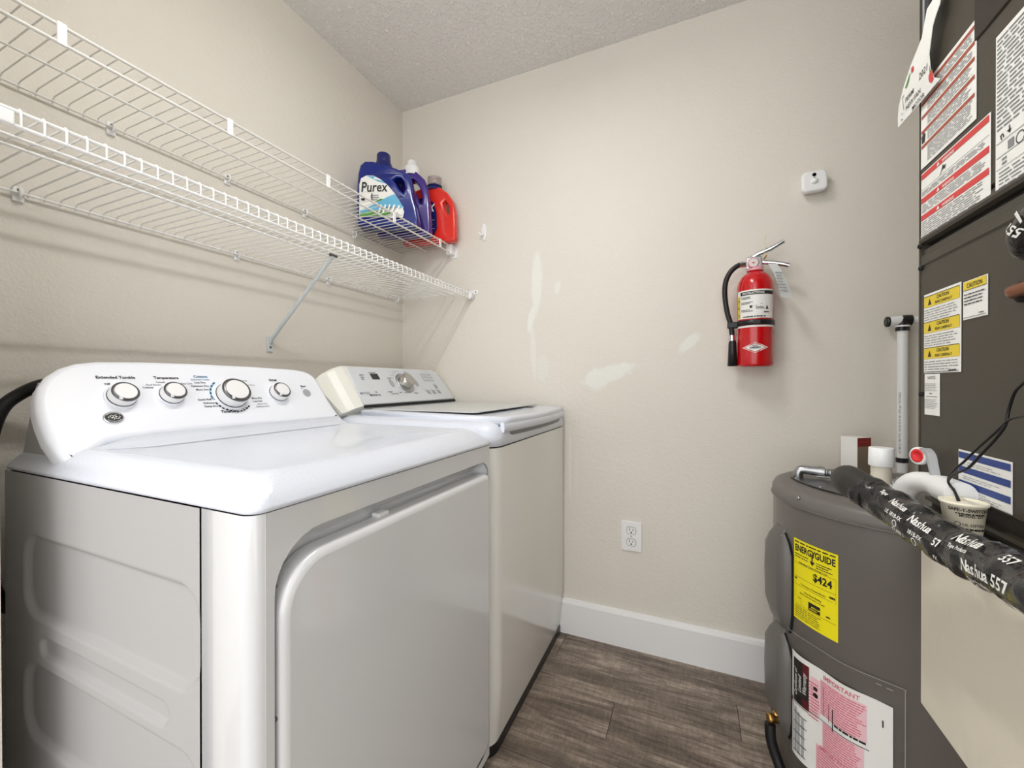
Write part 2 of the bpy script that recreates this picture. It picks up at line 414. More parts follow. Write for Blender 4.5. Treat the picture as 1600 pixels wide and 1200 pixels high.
# ------------------------------------------------------------------ the room
XL, YB, ZC, XR = -1.356, 1.7047, 2.437, .93
def structure(name, mb, m): return obj(name, mb, m, kind='structure')
structure('wall_left', MB().box((XL-.1, -.6, 0), (XL, YB+.1, ZC)), M_WALL)
structure('wall_back', MB().box((XL, YB, 0), (XR+.1, YB+.1, ZC)), M_WALLB)
structure('wall_right', MB().box((XR, -.6, 0), (XR+.1, YB, ZC)), M_WALL)
structure('ceiling', MB().box((XL-.1, -2.2, ZC), (XR+.1, YB+.1, ZC+.06)), M_CEIL)
# short return wall beside the closet opening, a little out of plumb
rw = MB().box((XL, .15, 0), (-1.0, .2725, ZC))
rw.v = [(x, y, z) if x < -1.2 else (x+.014*(1.0-z)-.0055, y, z) for x, y, z in rw.v]
structure('wall_front', rw, M_WALL)
fl = structure('floor', MB().box((XL-.1, -2.2, -.06), (XR+.1, YB+.1, -.006)), M_DARK)
random.seed(11); pw = .152; y = YB-.012; row = 0; lens = (1.22,)
while y > -2.2:
    y0 = max(y-pw, -2.2); x = XL+[-.35, -.95, -.1, -.62, -.8][row % 5]
    while x < XR:
        x0, x1 = max(x, XL), min(x+1.22, XR)
        if x1-x0 > .02:
            mb = MB().box((x0+.0006, y0+.0006, -.006), (x1-.0006, y-.0006, random.uniform(-.0004, 0)), .0009)
            obj('plank', mb, M_PLANK, fl)
        x += 1.22
    y -= pw; row += 1
bb = MB()
bb.rings([[(X, YB, 0), (X, YB-.016, 0), (X, YB-.016, .128), (X, YB-.012, .140), (X, YB-.004, .1443), (X, YB, .1443)] for X in (-.62, .93)], smooth=False)
structure('baseboard_back', bb, M_TRIMW)

lamp = thing('tube_light', 'white ceiling batten with one glowing tube, just over the top edge of the photo', 'light', (-.38, .60, ZC))
obj('batten', MB().box((-.405, .27, ZC-.035), (-.355, .93, ZC), .004), M_PLASTW, lamp)
obj('tube', MB().cyl((-.38, .285, ZC-.062), (-.38, .915, ZC-.062), .013, 16), M_LAMP, lamp)
for yy in (.278, .922): obj('lamp_holder', MB().box((-.392, yy-.008, ZC-.078), (-.368, yy+.008, ZC-.034), .002), M_PLASTW, lamp)

# ------------------------------------------------------------------ dryer
DY0, DY1, DXF, DXB = .342, 1.012, -.505, -1.235
dry = thing('dryer', 'white clothes dryer with four round knobs, nearest the camera on the left', 'dryer', ((DXF+DXB)/2, (DY0+DY1)/2, 0))
# embossed side sheet
def sd_rr(x, z, x0, z0, x1, z1, r):
    cx, cz = (x0+x1)/2, (z0+z1)/2; qx = abs(x-cx)-(x1-x0)/2+r; qz = abs(z-cz)-(z1-z0)/2+r
    return math.hypot(max(qx, 0), max(qz, 0))+min(max(qx, qz), 0)-r
def sstep(t): t = min(1, max(0, t)); return t*t*(3-2*t)
def emboss(x, z):
    h = 0
    for (x0, z0, x1, z1, r, dep, w) in ((-1.15, .632, -.617, .776, .045, .009, .014), (-1.085, .565, -.688, .598, .0165, .007, .008), (-1.15, .405, -.617, .540, .045, .009, .014), (-1.15, .16, -.617, .33, .045, .009, .014)):
        h += dep*sstep(.5-sd_rr(x, z, x0, z0, x1, z1, r)/w)
    return h
NX, NZ = 200, 280; mb = MB(); V = []; Fc = []
for i in range(NX+1):
    for j in range(NZ+1):
        X = DXB+(-.612-DXB)*i/NX; Z = .05+(.890-.05)*j/NZ
        V.append((X, DY0+emboss(X, Z), Z))
for i in range(NX):
    for j in range(NZ): Fc.append([i*(NZ+1)+j, (i+1)*(NZ+1)+j, (i+1)*(NZ+1)+j+1, i*(NZ+1)+j+1])
mb.add(V, Fc, True)
obj('side_panel', mb, M_SIDE_DIM, dry)
# front shell wrapping both corners, with the door opening
mb = MB()
def arc(cx, cy, r, a0, a1, n=6): return [(cx+r*math.cos(a0+(a1-a0)*k/n), cy+r*math.sin(a0+(a1-a0)*k/n)) for k in range(n+1)]
pl = [(-.609, DY0+.012), (-.609, DY0+.001), (-.606, DY0-.001)]+arc(DXF-.022, DY0+.021, .022, -PI/2, 0)
mb.rings([[(x, yy, z) for x, yy in pl] for z in (.05, .891)], False, False, False)
pr = arc(DXF-.022, DY1-.022, .022, 0, PI/2)+[(DXB, DY1)]
mb.rings([[(x, yy, z) for x, yy in pr] for z in (.05, .891)], False, False, False)
hole = rrect(.3725, .07, .9985, .851, .07, 8, (.03, .03, .045, .075))
put(mb, plate([(DY0+.018, .05), (DY1-.012, .05), (DY1-.012, .891), (DY0+.018, .891)], [hole], .006, .0), lambda a, b, c: (DXF-.006+c, a, b))
obj('front_panel', mb, M_WHITE, dry)
mb = MB()          # pocket behind the door: rounded wall and back
hp = rrect(.3725, .07, .9985, .851, .07, 8, (.03, .03, .045, .075))
hq = rrect(.378, .075, .985, .825, .06, 8, (.03, .03, .04, .065))
mb.rings([[(DXF-.001, a, b) for a, b in hp], [(DXF-.006, a, b) for a, b in hp], [(DXF-.036, a, b) for a, b in hq]], False, True, True)
obj('door_pocket', mb, M_WHITE, dry)
mb = MB(); dout = rrect(.378, .078, .997, .817, .06, 9, (.03, .03, .02, .075))
put(mb, plate(dout, (), .022, .013, 4), lambda a, b, c: (DXF-.016+c, a, b), True)
door = obj('door', mb, M_WHITE, dry)
for z in (.789, .611, .40):
    obj('screw', MB().lathe([(.0042, 0), (.0042, .0018), (.002, .003)], (DXF-.006, .3755, z), (1, -.5, 0), 10), M_DSTEEL, door)
obj('latch', MB().box((DXF-.03, .583, .813), (DXF-.012, .612, .824), .003), M_PLASTW, door)
obj('back_panel', MB().box((DXB-.004, DY0+.008, .05), (DXB+.006, DY1-.004, .90)), M_STEEL, dry)
obj('base', MB().box((DXB+.01, DY0+.015, 0), (DXF-.03, DY1-.015, .052)), M_DARK, dry)
# worktop with sloping rim
def topring(z, f, s, bk, r): return [(x, yy, z) for x, yy in rrect(DXB-.003+bk, DY0-.002+s, DXF+.004-f, DY1+.003-s, r, 8)]
mb = MB().rings([topring(.8925, .004, .003, 0, .022), topring(.8935, 0, 0, 0, .022), topring(.900, .001, .001, 0, .022), topring(.916, .016, .014, 0, .026), topring(.930, .033, .032, 0, .03),
                 topring(.9355, .045, .044, 0, .035), topring(.9358, .052, .05, 0, .035), topring(.934, .062, .062, 0, .035), topring(.9315, .072, .075, 0, .035), topring(.9312, .2, .2, .1, .03)])
obj('worktop', mb, M_TOP, dry)
# console
cb, ct = Vector((-1.035, 0, .925)), Vector((-1.15, 0, 1.107)); ce = (ct-cb).normalized()
dmap = plane_map(cb, (0, 1, 0), ce); dn = Vector((0, 1, 0)).cross(ce)
do = [(.3585, -.012), (.349, .010), (.342, .040), (.3395, .075), (.3395, .105), (.343, .130), (.350, .153), (.364, .177), (.386, .197), (.412, .210), (.445, .2165), (.52, .220), (.628, .221), (.80, .218), (.915, .213),
      (.946, .208), (.966, .199), (.979, .186), (.985, .155), (.992, .100), (1.0, .060), (1.012, .018), (1.005, .008), (.95, .024), (.76, .029), (.572, .031), (.45, .0275), (.424, .023), (.40, .008), (.38, -.008), (.368, -.014)]
mb = put(MB(), plate(do, (), .02, .012, 4), lambda a, b, c: dmap(a, b, c-.02), True)
cons = obj('console', mb, M_CONS, dry)
mb = MB().rings([[(-1.075, Y, .905), (-1.155, Y, 1.06), (-1.166, Y, 1.05), (-1.228, Y, .905)] for Y in (.362, .985)], smooth=False)
obj('console_back', mb, M_SIDE_DIM, dry)
# cove between worktop and console
def cove(Y, k): return [Vector((-1.045+.06*k, Y, .9318)), Vector((-1.045+.045*k, Y, .9318+.0027*k)), Vector((-1.045+.025*k, Y, .9318+.010*k)), Vector((-1.045+.009*k, Y, .9318+.023*k)), Vector((-1.09, Y, .93)), Vector((-1.09, Y, .915))]
mb = MB().rings([cove(Y, k) for Y, k in ((.385, .02), (.41, .25), (.435, .6), (.46, .88), (.49, 1), (.985, 1))])
obj('cove', mb, M_TOP, dry)
def knob(a, b, r, h, turn=.9, name='knob'):
    o = dmap(a, b, 0)
    k = obj(name, MB().lathe([(r*1.2, 0), (r*1.2, .002), (r*1.12, .004)], o, dn, 32), M_CONS, cons)
    obj('knob_body', MB().lathe([(r*1.02, .0035), (r*1.0, h*.5), (r*.97, h*.86)], o, dn, 32, True, True), M_PLASTW, k)
    obj('base_ring', MB().lathe([(r*1.05, .0035), (r*1.05, .0055)], o, dn, 32), M_DARK, k)
    obj('chrome_ring', MB().lathe([(r*.975, h*.84), (r*.985, h*.9), (r*.90, h*.99), (r*.75, h*1.0)], o, dn, 32), M_DSTEEL, k)
    obj('cap', MB().lathe([(r*.78, h*.95), (r*.78, h*1.0), (r*.74, h*1.04)], o, dn, 32), M_PLASTW, k)
    e2 = dn.cross(Vector((0, 1, 0))); q = o+dn*h*1.0+(Vector((0, 1, 0))*math.cos(turn)+e2*math.sin(turn))*-r*.86
    obj('pointer', MB().box(q-Vector((.0035, .0025, .0035)), q+Vector((.0035, .0025, .0035)), .001), M_PLASTW, k)
    return k
knob(.4650, .1235, .0240, .026); knob(.5560, .1250, .0232, .026); knob(.6885, .1190, .0355, .034); knob(.8215, .1215, .0250, .027)
obj('start_button', MB().lathe([(.013, 0), (.013, .003), (.011, .0045)], dmap(.9196, .1223, -.001), dn, 24), M_GREYK, cons)
p = Print(dmap, .0009)
p.text('Extended Tumble', .4345, .1700, .0092, .03); p.text('Temperature', .5347, .1700, .0092, .03); p.text('Signal', .8127, .1655, .0105, .03); p.text('Start', .9083, .1435, .0095, .03)
p.text('Time Dry', .6499, .0705, .0105, .03)
for t, a, b in (('Less Dry', .6400, .1575), ('Optimum Dry', .6445, .1475), ('More Dry', .6410, .137), ('Quick Fluff 10', .6475, .1085), ('Delicates 15', .652, .0985), ('Damp Dry 30', .656, .089)):
    p.text(t, a, b, .0070, .02, align='RIGHT')
for t, a, b in (('More Dry', .7400, .1075), ('Less Dry', .7410, .098), ('Off', .445, .154), ('On', .840, .151)): p.text(t, a, b, .0070, .02)
for i, t in enumerate(('40', '50', '60', '70', '80')): p.text(t, .6655+i*.012, .0765+(i-2)**2*.0006, .0065, .02)
for a0 in range(11):
    t0 = PI+.42+a0*.185; p.ring(.690, .1208, .0505, .0505, .0035, 4, t0, t0+.13)
p.text('Cool Down', .515, .152, .006, .01); p.text('Casuals', .5355, .159, .006, .01); p.text('Cottons', .5075, .145, .006, .02); p.text('Easy Care', .585, .155, .006, .01)
p.done('black_lettering', M_INK, cons)
p = Print(dmap, .0009); p.text('Cottons', .6177, .1745, .0095, .025, align='LEFT'); p.text('Extended Tumble', .652, .1665, .006, .01, align='RIGHT')
for a0 in range(5):
    t0 = PI-.95+a0*.23; p.ring(.690, .1208, .0505, .0505, .0045, 5, t0, t0+.18)
p.done('teal_lettering', M_TEAL, cons)
p = Print(dmap, .0009)
for t, a, b in (('Casuals', .728, .164), ('Easy Care', .7380, .150), ('Sensor Dry', .749, .089), ('Optimum Dry', .743, .081)): p.text(t, a, b, .0065, .01)
for a0 in range(4):
    t0 = .15+a0*.27; p.ring(.690, .1208, .0505, .0505, .0045, 5, t0, t0+.2)
p.text('On', .906, .137, .006, .01)
p.done('grey_lettering', M_GINK, cons)
bd = obj('badge', MB().lathe([(.0168, -.001), (.0168, .0022), (.015, .003)], (0, 0, 0), (0, 0, 1), 32), M_CHROME, cons)
bd.data.transform(Matrix.Translation(base_of(cons)))
_b = dmap(.4420, .0755, 0)
for v in bd.data.vertices:
    c = v.co.copy(); v.co = _b+Vector((0, 1, 0))*c.x+ce*c.y*.82+dn*c.z-base_of(cons)
bm_ = Print(dmap, .0034).disc(.4420, .0755, .0140, .0112); bm_.done('badge_field', M_INK, bd)
pm = Print(dmap, .0038); pm.ring(.4420, .0755, .0128, .0102, .0007, 30, .5, 2.6); pm.ring(.4420, .0755, .0128, .0102, .0007, 30, 3.7, 5.7)
pm.ring(.4385, .0775, .0030, .0030, .0009, 18, 0, 5.2); pm.ring(.4400, .0722, .0026, .0026, .0009, 18, -1.5, 3.6); pm.ring(.4452, .0785, .0022, .0024, .0009, 18, .4, 5.6); pm.ring(.4468, .0732, .0031, .0030, .0009, 18, 1.2, 6.9); pm.rect(.4405, .0735, .4415, .0795)
pm.ring(.4340, .0755, .0016, .002, .0007, 10, 1, 5); pm.ring(.4505, .0755, .0016, .002, .0007, 10, -2, 2)
pm.done('monogram', M_WINK, bd)

hose = MB().tube(smoothpath([(-1.263, .52, 1.045), (-1.268, .43, 1.062), (-1.30, .380, 1.035), (-1.30, .348, .985), (-1.30, .330, .86), (-1.30, .330, .72), (-1.30, .352, .615), (-1.285, .392, .578), (-1.265, .47, .56)], 8), .0125, 14)
tag(obj('hose', hose, M_BLACK, loc=(-1.3, .36, .56)), 'thick black hose looping out behind the white dryer by the left wall', 'hose')

# ------------------------------------------------------------------ washer
WY0, WY1, WXF, WXB = 1.020, 1.692, -.500, -1.20
wsh = thing('washing_machine', 'white top loading washing machine between the dryer and the beige back wall', 'washer', ((WXF+WXB)/2, (WY0+WY1)/2, 0))
pl = [(WXB, WY0)]+arc(WXF-.055, WY0+.055, .055, -PI/2, 0, 10)+arc(WXF-.012, WY1-.010, .010, 0, PI/2, 4)+[(WXB, WY1)]
mb = MB().rings([[(x-(.014 if z < .2 and x > -.7 else 0)*(1-(z-.028)/.172 if z < .2 else 0), yy, z) for x, yy in pl] for z in (.028, .2, .55, .872, .8755)], True, True, True)
obj('body', mb, M_WASH, wsh)
mb = MB().rings([[(x-.012, yy, z) for x, yy in pl] for z in (.0, .03)], True, True, True)
obj('base', mb, M_BLACKP, wsh, 'black base strip')
def wring(z, f, s, r, sr=None): return [(x, yy, z) for x, yy in rrect(WXB, WY0+s, WXF+.002-f, WY1-(s if sr is None else sr), r, 8, (.02, max(.012, .055-f), max(.012, .02), .02))]
mb = MB().rings([wring(.8785, .006, .006, .05, .004), wring(.880, 0, 0, .05, .002), wring(.905, .001, .001, .05, .002), wring(.926, .008, .008, .05, .004), wring(.940, .022, .022, .05, .006), wring(.948, .045, .04, .05, .008), wring(.950, .08, .06, .05, .015)])
obj('top_panel', mb, M_TOP, wsh)
obj('seam', MB().rings([[(x-.004, yy+(.004 if yy < 1.1 else -.004), z) for x, yy in pl] for z in (.874, .880)], True, True, True), M_DARK, wsh)
# lid with dropped, slightly bowed front
lo_ = []
for k in range(13):
    t = k/12; lo_.append((-.497+.018*math.sin(PI*t), 1.078+t*(1.672-1.078)))
lido = [(-1.030, 1.075)]+lo_+[(-1.030, 1.675)]
mb = put(MB(), plate(lido, (), .012, .009, 4), lambda a, b, c: (a, b, .957+c-.012*sstep((a+.56)/.09)), True)
lid = obj('lid', mb, M_TOP, wsh)
fr = []
for (dx, z) in ((-.012, .953), (-.001, .945), (.002, .930), (.0, .917), (-.012, .914)): fr.append([(x+dx, yy, z) for x, yy in lo_[0:]])
mb = MB().rings([list(r) for r in zip(*fr)], True, True, False)
obj('lid_front', mb, M_TOP, lid)
obj('handle_recess', MB().rings([[(x-.008, yy, .903), (x-.004, yy, .916), (x-.06, yy, .916), (x-.06, yy, .903)] for x, yy in lo_[1:-1]], smooth=False), M_GINK, wsh)
mb = put(MB(), plate(rrect(-1.015, 1.10, -.60, 1.655, .02), (), .0015, .001, 2), lambda a, b, c: (a, b, .9695+c))
obj('lid_panel', mb, M_LID, lid, 'pale grey top of the lid')
bmap = plane_map((-.552, 1.425, .9675), (0, 1, 0), (-1, 0, .06))
bb_ = obj('badge', sheet(bmap, -.012, -.010, .012, .010, .0015), M_INK, lid)
pp = Print(bmap, .002); pp.ring(0, -.001, .007, .006, .0018, 16); pp.rect(-.007, .004, .007, .006); pp.done('badge_mark', M_CHROME, bb_)
# console
wb, wt = Vector((-1.04, 0, .98)), Vector((-1.145, 0, 1.122)); we = (wt-wb).normalized()
wmap = plane_map(wb, (0, 1, 0), we); wn = Vector((0, 1, 0)).cross(we)
wo = [(1.026, -.006), (1.010, .04), (.996, .09), (.989, .118), (.995, .134), (1.012, .150), (1.04, .165), (1.07, .176), (1.10, .180), (1.2, .181), (1.4, .181), (1.6, .181), (1.65, .179), (1.675, .168), (1.690, .14), (1.698, .08), (1.699, .002), (1.60, .002), (1.3, .002), (1.1, .000)]
rs = []
for a, lo_b, hi_b, cf in ((.990, .098, .128, -.036), (.994, .086, .136, -.034), (1.005, .056, .147, -.032), (1.018, .014, .156, -.030), (1.024, -.004, .160, -.0295), (1.040, -.003, .168, -.0265), (1.046, -.002, .170, -.0245), (1.070, .000, .1765, -.0115), (1.095, .000, .1805, -.002), (1.102, .000, .181, 0), (1.30, .001, .1815, 0), (1.655, .002, .181, 0), (1.676, .002, .172, 0), (1.688, .002, .146, -.001), (1.697, .002, .09, -.004), (1.699, .002, .06, -.008)):
    m_ = min(.012, (hi_b-lo_b)*.3)
    rs.append([wmap(a, lo_b, -.055), wmap(a, lo_b, cf), wmap(a, hi_b-m_, cf), wmap(a, hi_b-m_*.3, cf-.004), wmap(a, hi_b, cf-.014), wmap(a, hi_b-.004, -.06)])
mb = MB().rings(rs, True, True, True, False)
wc = obj('console', mb, M_CREAM, wsh, 'cream coloured end cap and shell of the control console')
obj('console_back', MB().rings([[(-1.07, Y, .945), (-1.145, Y, 1.075), (WXB, Y, 1.06), (WXB, Y, .945)] for Y in (1.06, 1.685)], smooth=False), M_CREAM, wsh)
po = [(1.100, .004), (1.690, .004), (1.686, .09), (1.672, .145), (1.655, .162), (1.63, .169), (1.5, .171), (1.13, .170), (1.118, .165), (1.112, .150)]
mb = put(MB(), plate(po, (), .004, .003, 3), lambda a, b, c: wmap(a, b, c+.001), True)
wp = obj('control_panel', mb, M_PANEL, wc, 'pale grey control panel')
WL = .0055
obj('display', sheet(lambda a, b, d=0: wmap(a, b, d+.0045), 1.212, .112, 1.252, .138, .002), M_DISP, wc)
obj('gap_line', MB().rings([[wmap(X, .0005, 0), wmap(X, .002, .0015), wmap(X, -.006, .0015), wmap(X, -.006, -.004)] for X in (1.10, 1.695)], smooth=False), M_DARK, wc)
o = wmap(1.385, .0935, .004)
kd = obj('dial', MB().lathe([(.047, 0), (.047, .004), (.043, .007), (.040, .007)], o, wn, 36), M_STEEL, wc)
obj('dial_knob', MB().lathe([(.033, .006), (.031, .030), (.027, .034), (.022, .034)], o, wn, 32), M_KNOB, kd)
for a in (1.305, 1.462): obj('oval_button', put(MB(), plate([(.0115*math.cos(t*PI/12), .019*math.sin(t*PI/12)) for t in range(24)], (), .002, .001, 2), lambda x, yy, c, a=a: wmap(a+x, .094+yy, c+.0055)), M_GREYK, wc)
p = Print(wmap, WL+.0003)
p.text('MAYTAG', 1.108, .045, .014, .01, sx=.85); p.rect(1.208, .1415, 1.246, .1445)
for i, (a, b) in enumerate(((1.155, .128), (1.155, .118), (1.155, .109))): p.rect(a, b, a+.02-.004*i, b+.005)
for i, (t, a, b) in enumerate((('Normal', 1.325, .131), ('Heavy', 1.345, .142), ('Rapid Wash', 1.36, .152), ('Sheets', 1.315, .118), ('Wrinkle', 1.42, .150), ('Delicate', 1.44, .135))): p.text(t, a, b, .0065, .01)
for i in range(3):
    for j in range(4): p.rect(1.530+j*.022, .137-i*.016, 1.530+j*.022+.012, .1405-i*.016); p.rect(1.530+j*.022, .144-i*.016, 1.530+j*.022+.008, .1465-i*.016)
p.done('grey_lettering', M_GINK, wc)
p = Print(wmap, WL+.0003)
p.text('BRAVOS XL', 1.150, .0365, .011, .025); p.text('HE', 1.185, .050, .008, .02)
for i, (t, a, b) in enumerate((('Allergen', 1.255, .050), ('Steam Clean', 1.268, .040), ('Soak', 1.318, .046), ('Rinse & Spin', 1.35, .044), ('Options', 1.41, .040), ('Power', 1.295, .116), ('Start', 1.45, .116))): p.text(t, a, b, .008, .015)
for a, b0, b1 in ((1.505, .036, .058), (1.545, .036, .058), (1.585, .036, .062), (1.585, .066, .088)):
    p.rect(a, b0, a+.004, b1)
    for i in range(3): p.rect(a+.008, b0+i*.007, a+.020, b0+i*.007+.003)
p.done('black_lettering', M_INK, wc)

# ------------------------------------------------------------------ wire shelves
def wire_shelf(label, zd, xf, xr, rods, lipz, y0, y1, pitch, ladder, r_f, r_w, clips, wallclips, mrod, loc):
    t = thing('wire_shelf', label, 'shelf', loc, None)
    fx = lambda x0, z0, r: MB().cyl((x0, y0, z0), (x0, y1, z0), r, 10)
    obj('front_rod', fx(xf, zd, r_f), mrod, t)
    obj('lip_rod', fx(xf+.002, lipz, r_f), mrod, t)
    for x, dz in rods: obj('support_rod', fx(x, zd+dz, r_f*.85), mrod, t)
    obj('back_rod', fx(xr, zd-.004, r_f*.85), mrod, t)
    # cross wires, each one an object sharing one mesh
    me = None; n = int((y1-y0)/pitch)
    for k in range(n):
        yy = y1-.012-k*pitch
        if me is None:
            pts = [(xr-.004, yy, zd-.010), (xr+.001, yy, zd+.001), (xr+.01, yy, zd+r_f*.85+r_w), (xf, yy, zd+r_f+r_w*.8)]
            if ladder: pts += [(xf+r_f+r_w*.7, yy, zd+.001), (xf+r_f+r_w*.9, yy, lipz-.001)]
            else: pts += [(xf+r_f*.8, yy, zd+r_f*.8)]
            w0 = obj('cross_wire', MB().tube(pts, r_w, 6), mrod, t); me = w0.data; yref = yy
        else:
            w = w0.copy(); COL.objects.link(w); w.location = (0, yy-yref, 0)
    for yy in clips:
        obj('lip_clip', MB().box((xf+.001, yy-.0065, lipz-.003), (xf+.006, yy+.0065, zd+.004), .001), M_PLASTW, t)
    for yy in wallclips:
        c = obj('wall_clip', MB().box((XL, yy-.009, zd-.022), (XL+.006, yy+.009, zd+.010), .002), M_PLASTW, t)
        obj('clip_hook', MB().tube([(XL+.004, yy, zd-.012), (xr+.004, yy, zd-.015), (xr+.009, yy, zd-.004), (xr+.004, yy, zd+.006)], .0032, 8), M_PLASTW, c)
        obj('screw', MB().lathe([(.003, 0), (.002, .0015)], (XL+.006, yy, zd+.004), (1, 0, 0), 8), M_DSTEEL, c)
    return t
us = wire_shelf('upper white wire shelf on the left wall holding the detergent bottles', 1.710, -1.055, -1.345, [(-1.200, -.004)], 1.677, .20, 1.690, .0262, False, .0033, .0014,
                [.361, .659, .96, 1.274, 1.589], [.553, .838, 1.123, 1.373], M_WIRED, (-1.2, .95, 1.71))
e = obj('end_bracket', MB().box((-1.072, 1.668, 1.668), (-1.042, 1.704, 1.7145), .002), M_PLASTW, us)
obj('bracket_flange', MB().box((-1.066, 1.700, 1.655), (-1.030, 1.7045, 1.735), .001), M_PLASTW, e)
ls = wire_shelf('lower white wire shelf with a laddered lip, empty, above both appliances', 1.478, -.955, -1.345, [(-1.043, -.0055), (-1.088, -.0055)], 1.4545, .20, 1.690, .0254, True, .0033, .0017,
                [], [.395, .868, 1.234, 1.653], M_WIRE, (-1.15, .95, 1.478))
e = obj('end_bracket', MB().lathe([(.018, 0), (.02, .004), (.016, .026), (.0175, .030)], (-.953, 1.704, 1.466), (0, -1, 0), 16), M_PLASTW, ls)
obj('bracket_flange', MB().box((-.962, 1.7, 1.474), (-.918, 1.7045, 1.494), .003), M_PLASTW, e)
obj('screw', MB().lathe([(.003, 0), (.002, .002)], (-.930, 1.700, 1.484), (0, -1, 0), 8), M_DARK, e)
obj('lip_plate', MB().box((-.951, .20, 1.452), (-.945, .273, 1.473), .002), M_PLASTW, ls)
br = obj('support_brace', MB().tube([(-1.352, .982, 1.196), (-1.343, .982, 1.214), (-1.072, .997, 1.473)], [.0055, .0065, .0065], 12), M_BRACE, ls)
obj('brace_foot', MB().box((-1.356, .971, 1.167), (-1.350, .993, 1.222), .0025), M_BRACE, br)
obj('screw', MB().lathe([(.0045, 0), (.003, .002)], (-1.350, .982, 1.184), (1, 0, 0), 10), M_DSTEEL, br)
obj('brace_hook', MB().tube([(-1.072, .985, 1.474), (-1.072, 1.012, 1.474)], .005, 8), M_DSTEEL, br)

# ------------------------------------------------------------------ detergent bottles
def bottle_body(base, ang, outl, hole, thick, bev):
    c, s = math.cos(ang), math.sin(ang); bx, by, bz = base
    def f(a, b, d):                                   # d: towards the front face; thinner at the handle, the top and the rim
        d *= (1-.50*sstep((a-.15)/.09))*(1-.35*sstep((b-.17)/.11))*(1-.30*sstep((.03-a)/.03))
        return Vector((bx+a*c+d*s, by+a*s-d*c, bz+b))
    mb = put(MB(), plate(outl, [hole] if hole else [], thick/2, bev, 4), f, True)
    return mb, f
def ell(cx, cy, rx, ry, n=20, rot=0):
    return [(cx+rx*math.cos(2*PI*k/n)*math.cos(rot)-ry*math.sin(2*PI*k/n)*math.sin(rot), cy+rx*math.cos(2*PI*k/n)*math.sin(rot)+ry*math.sin(2*PI*k/n)*math.cos(rot)) for k in range(n)]
ZB = 1.7165
# big blue bottle: a runs 0..0.275 left to right
ba = (-1.312, 1.362, ZB); an = math.atan2(.10, .25)
blu = thing('detergent_bottle', 'big dark blue laundry detergent bottle with a white and green front label', 'bottle', (-1.187, 1.41, ZB))
out = [(.012, 0), (.006, .02), (.003, .10), (.004, .17), (.006, .225), (.015, .262), (.036, .277), (.071, .276), (.11, .265), (.146, .253), (.19, .236), (.216, .224), (.229, .205), (.234, .165), (.240, .12), (.251, .077), (.261, .03), (.257, 0)]
out = out[::-1]
hole = [(.160, .192), (.176, .203), (.192, .204), (.203, .188), (.208, .160), (.200, .140), (.190, .148), (.176, .170)]
mb, fb = bottle_body(ba, an, out, hole, .105, .0112)
bo = obj('bottle_body', mb, M_BLUEB, blu)
capc = fb(.106, .262, 0)
cp = MB().lathe([(.037, -.016), (.036, .012), (.031, .015), (.031, .022)], capc, (0, 0, 1), 24); obj('cap_collar', cp, M_BLUEC, blu)
obj('cap', MB().lathe([(.029, .018), (.0285, .053), (.025, .058)], capc, (0, 0, 1), 24), M_BLUEC, blu)
lm = lambda a, b, d=0: fb(a, b, .0525+d)
lab = obj('label_panel', put(MB(), plate([(.020, .035), (.20, .035), (.205, .06), (.195, .09), (.17, .13), (.14, .165), (.11, .190), (.08, .206), (.05, .208), (.028, .195), (.021, .17)], (), .0008), lambda a, b, c: lm(a, b, c+.0008)), M_PAPER, blu)
p = Print(lm, .0020); p.text('Purex', .028, .138, .058, .012, shear=.12, sx=.80); p.text('1', .066, .100, .045, .012, sx=.8); p.rect(.030, .102, .046, .112); p.done('brand_lettering', M_INK, lab)
p = Print(lm, .0018); p.poly([(.205, .075), (.195, .09), (.17, .128), (.14, .115), (.09, .088), (.05, .07), (.025, .06), (.024, .05), (.09, .06), (.15, .075)]); p.poly([(.05, .205), (.08, .204), (.11, .188), (.132, .171), (.10, .18), (.07, .196)]); p.done('blue_swirl', M_LBLUE, lab)
p = Print(lm, .0022); p.poly([(.022, .048), (.022, .038), (.12, .038), (.17, .05), (.12, .058), (.07, .060)]); p.poly([(.085, .094), (.105, .098), (.125, .105), (.11, .108)]); p.done('green_swirl', M_GREEN, lab)
p = Print(lm, .0024)
for i in range(5): p.poly([(.10+i*.018, .05), (.108+i*.018, .05), (.118+i*.018, .082), (.112+i*.018, .085)])
p.rect(.182, .045, .198, .066); p.done('white_flowers', M_WINK, lab)
p = Print(lm, .0024); p.lines(.07, .100, .105, .128, 3, .4, 3); p.done('fine_print', M_GINK, lab)
# violet bottle
ba2 = (-1.31, 1.478, ZB); an2 = an*.9
vio = thing('detergent_bottle', 'violet laundry detergent bottle with a white spout cap, middle of the three on the shelf', 'bottle', (-1.19, 1.52, ZB))
out = [(.008, 0), (.003, .03), (.004, .17), (.014, .23), (.045, .275), (.09, .294), (.135, .297), (.178, .289), (.218, .252), (.233, .206), (.239, .154), (.244, .08), (.246, .03), (.240, 0)][::-1]
hole = [(.150, .252), (.168, .252), (.188, .234), (.203, .202), (.210, .170), (.208, .140), (.200, .142), (.186, .178), (.168, .215)]
mb, fv = bottle_body(ba2, an2, out, hole, .090, .0112); obj('bottle_body', mb, M_PURP, vio)
cc = fv(.155, .288, 0)
obj('cap', MB().lathe([(.034, -.012), (.034, .024), (.031, .027), (.023, .030), (.020, .052), (.016, .056)], cc, (0, 0, 1), 20), M_PLASTW, vio)
p = Print(lambda a, b, d=0: fv(a, b, .0450+d), .0012); p.poly([(.02, .04), (.14, .04), (.16, .10), (.13, .17), (.07, .2), (.03, .18)]); p.done('label_panel', M_PINKI, vio)
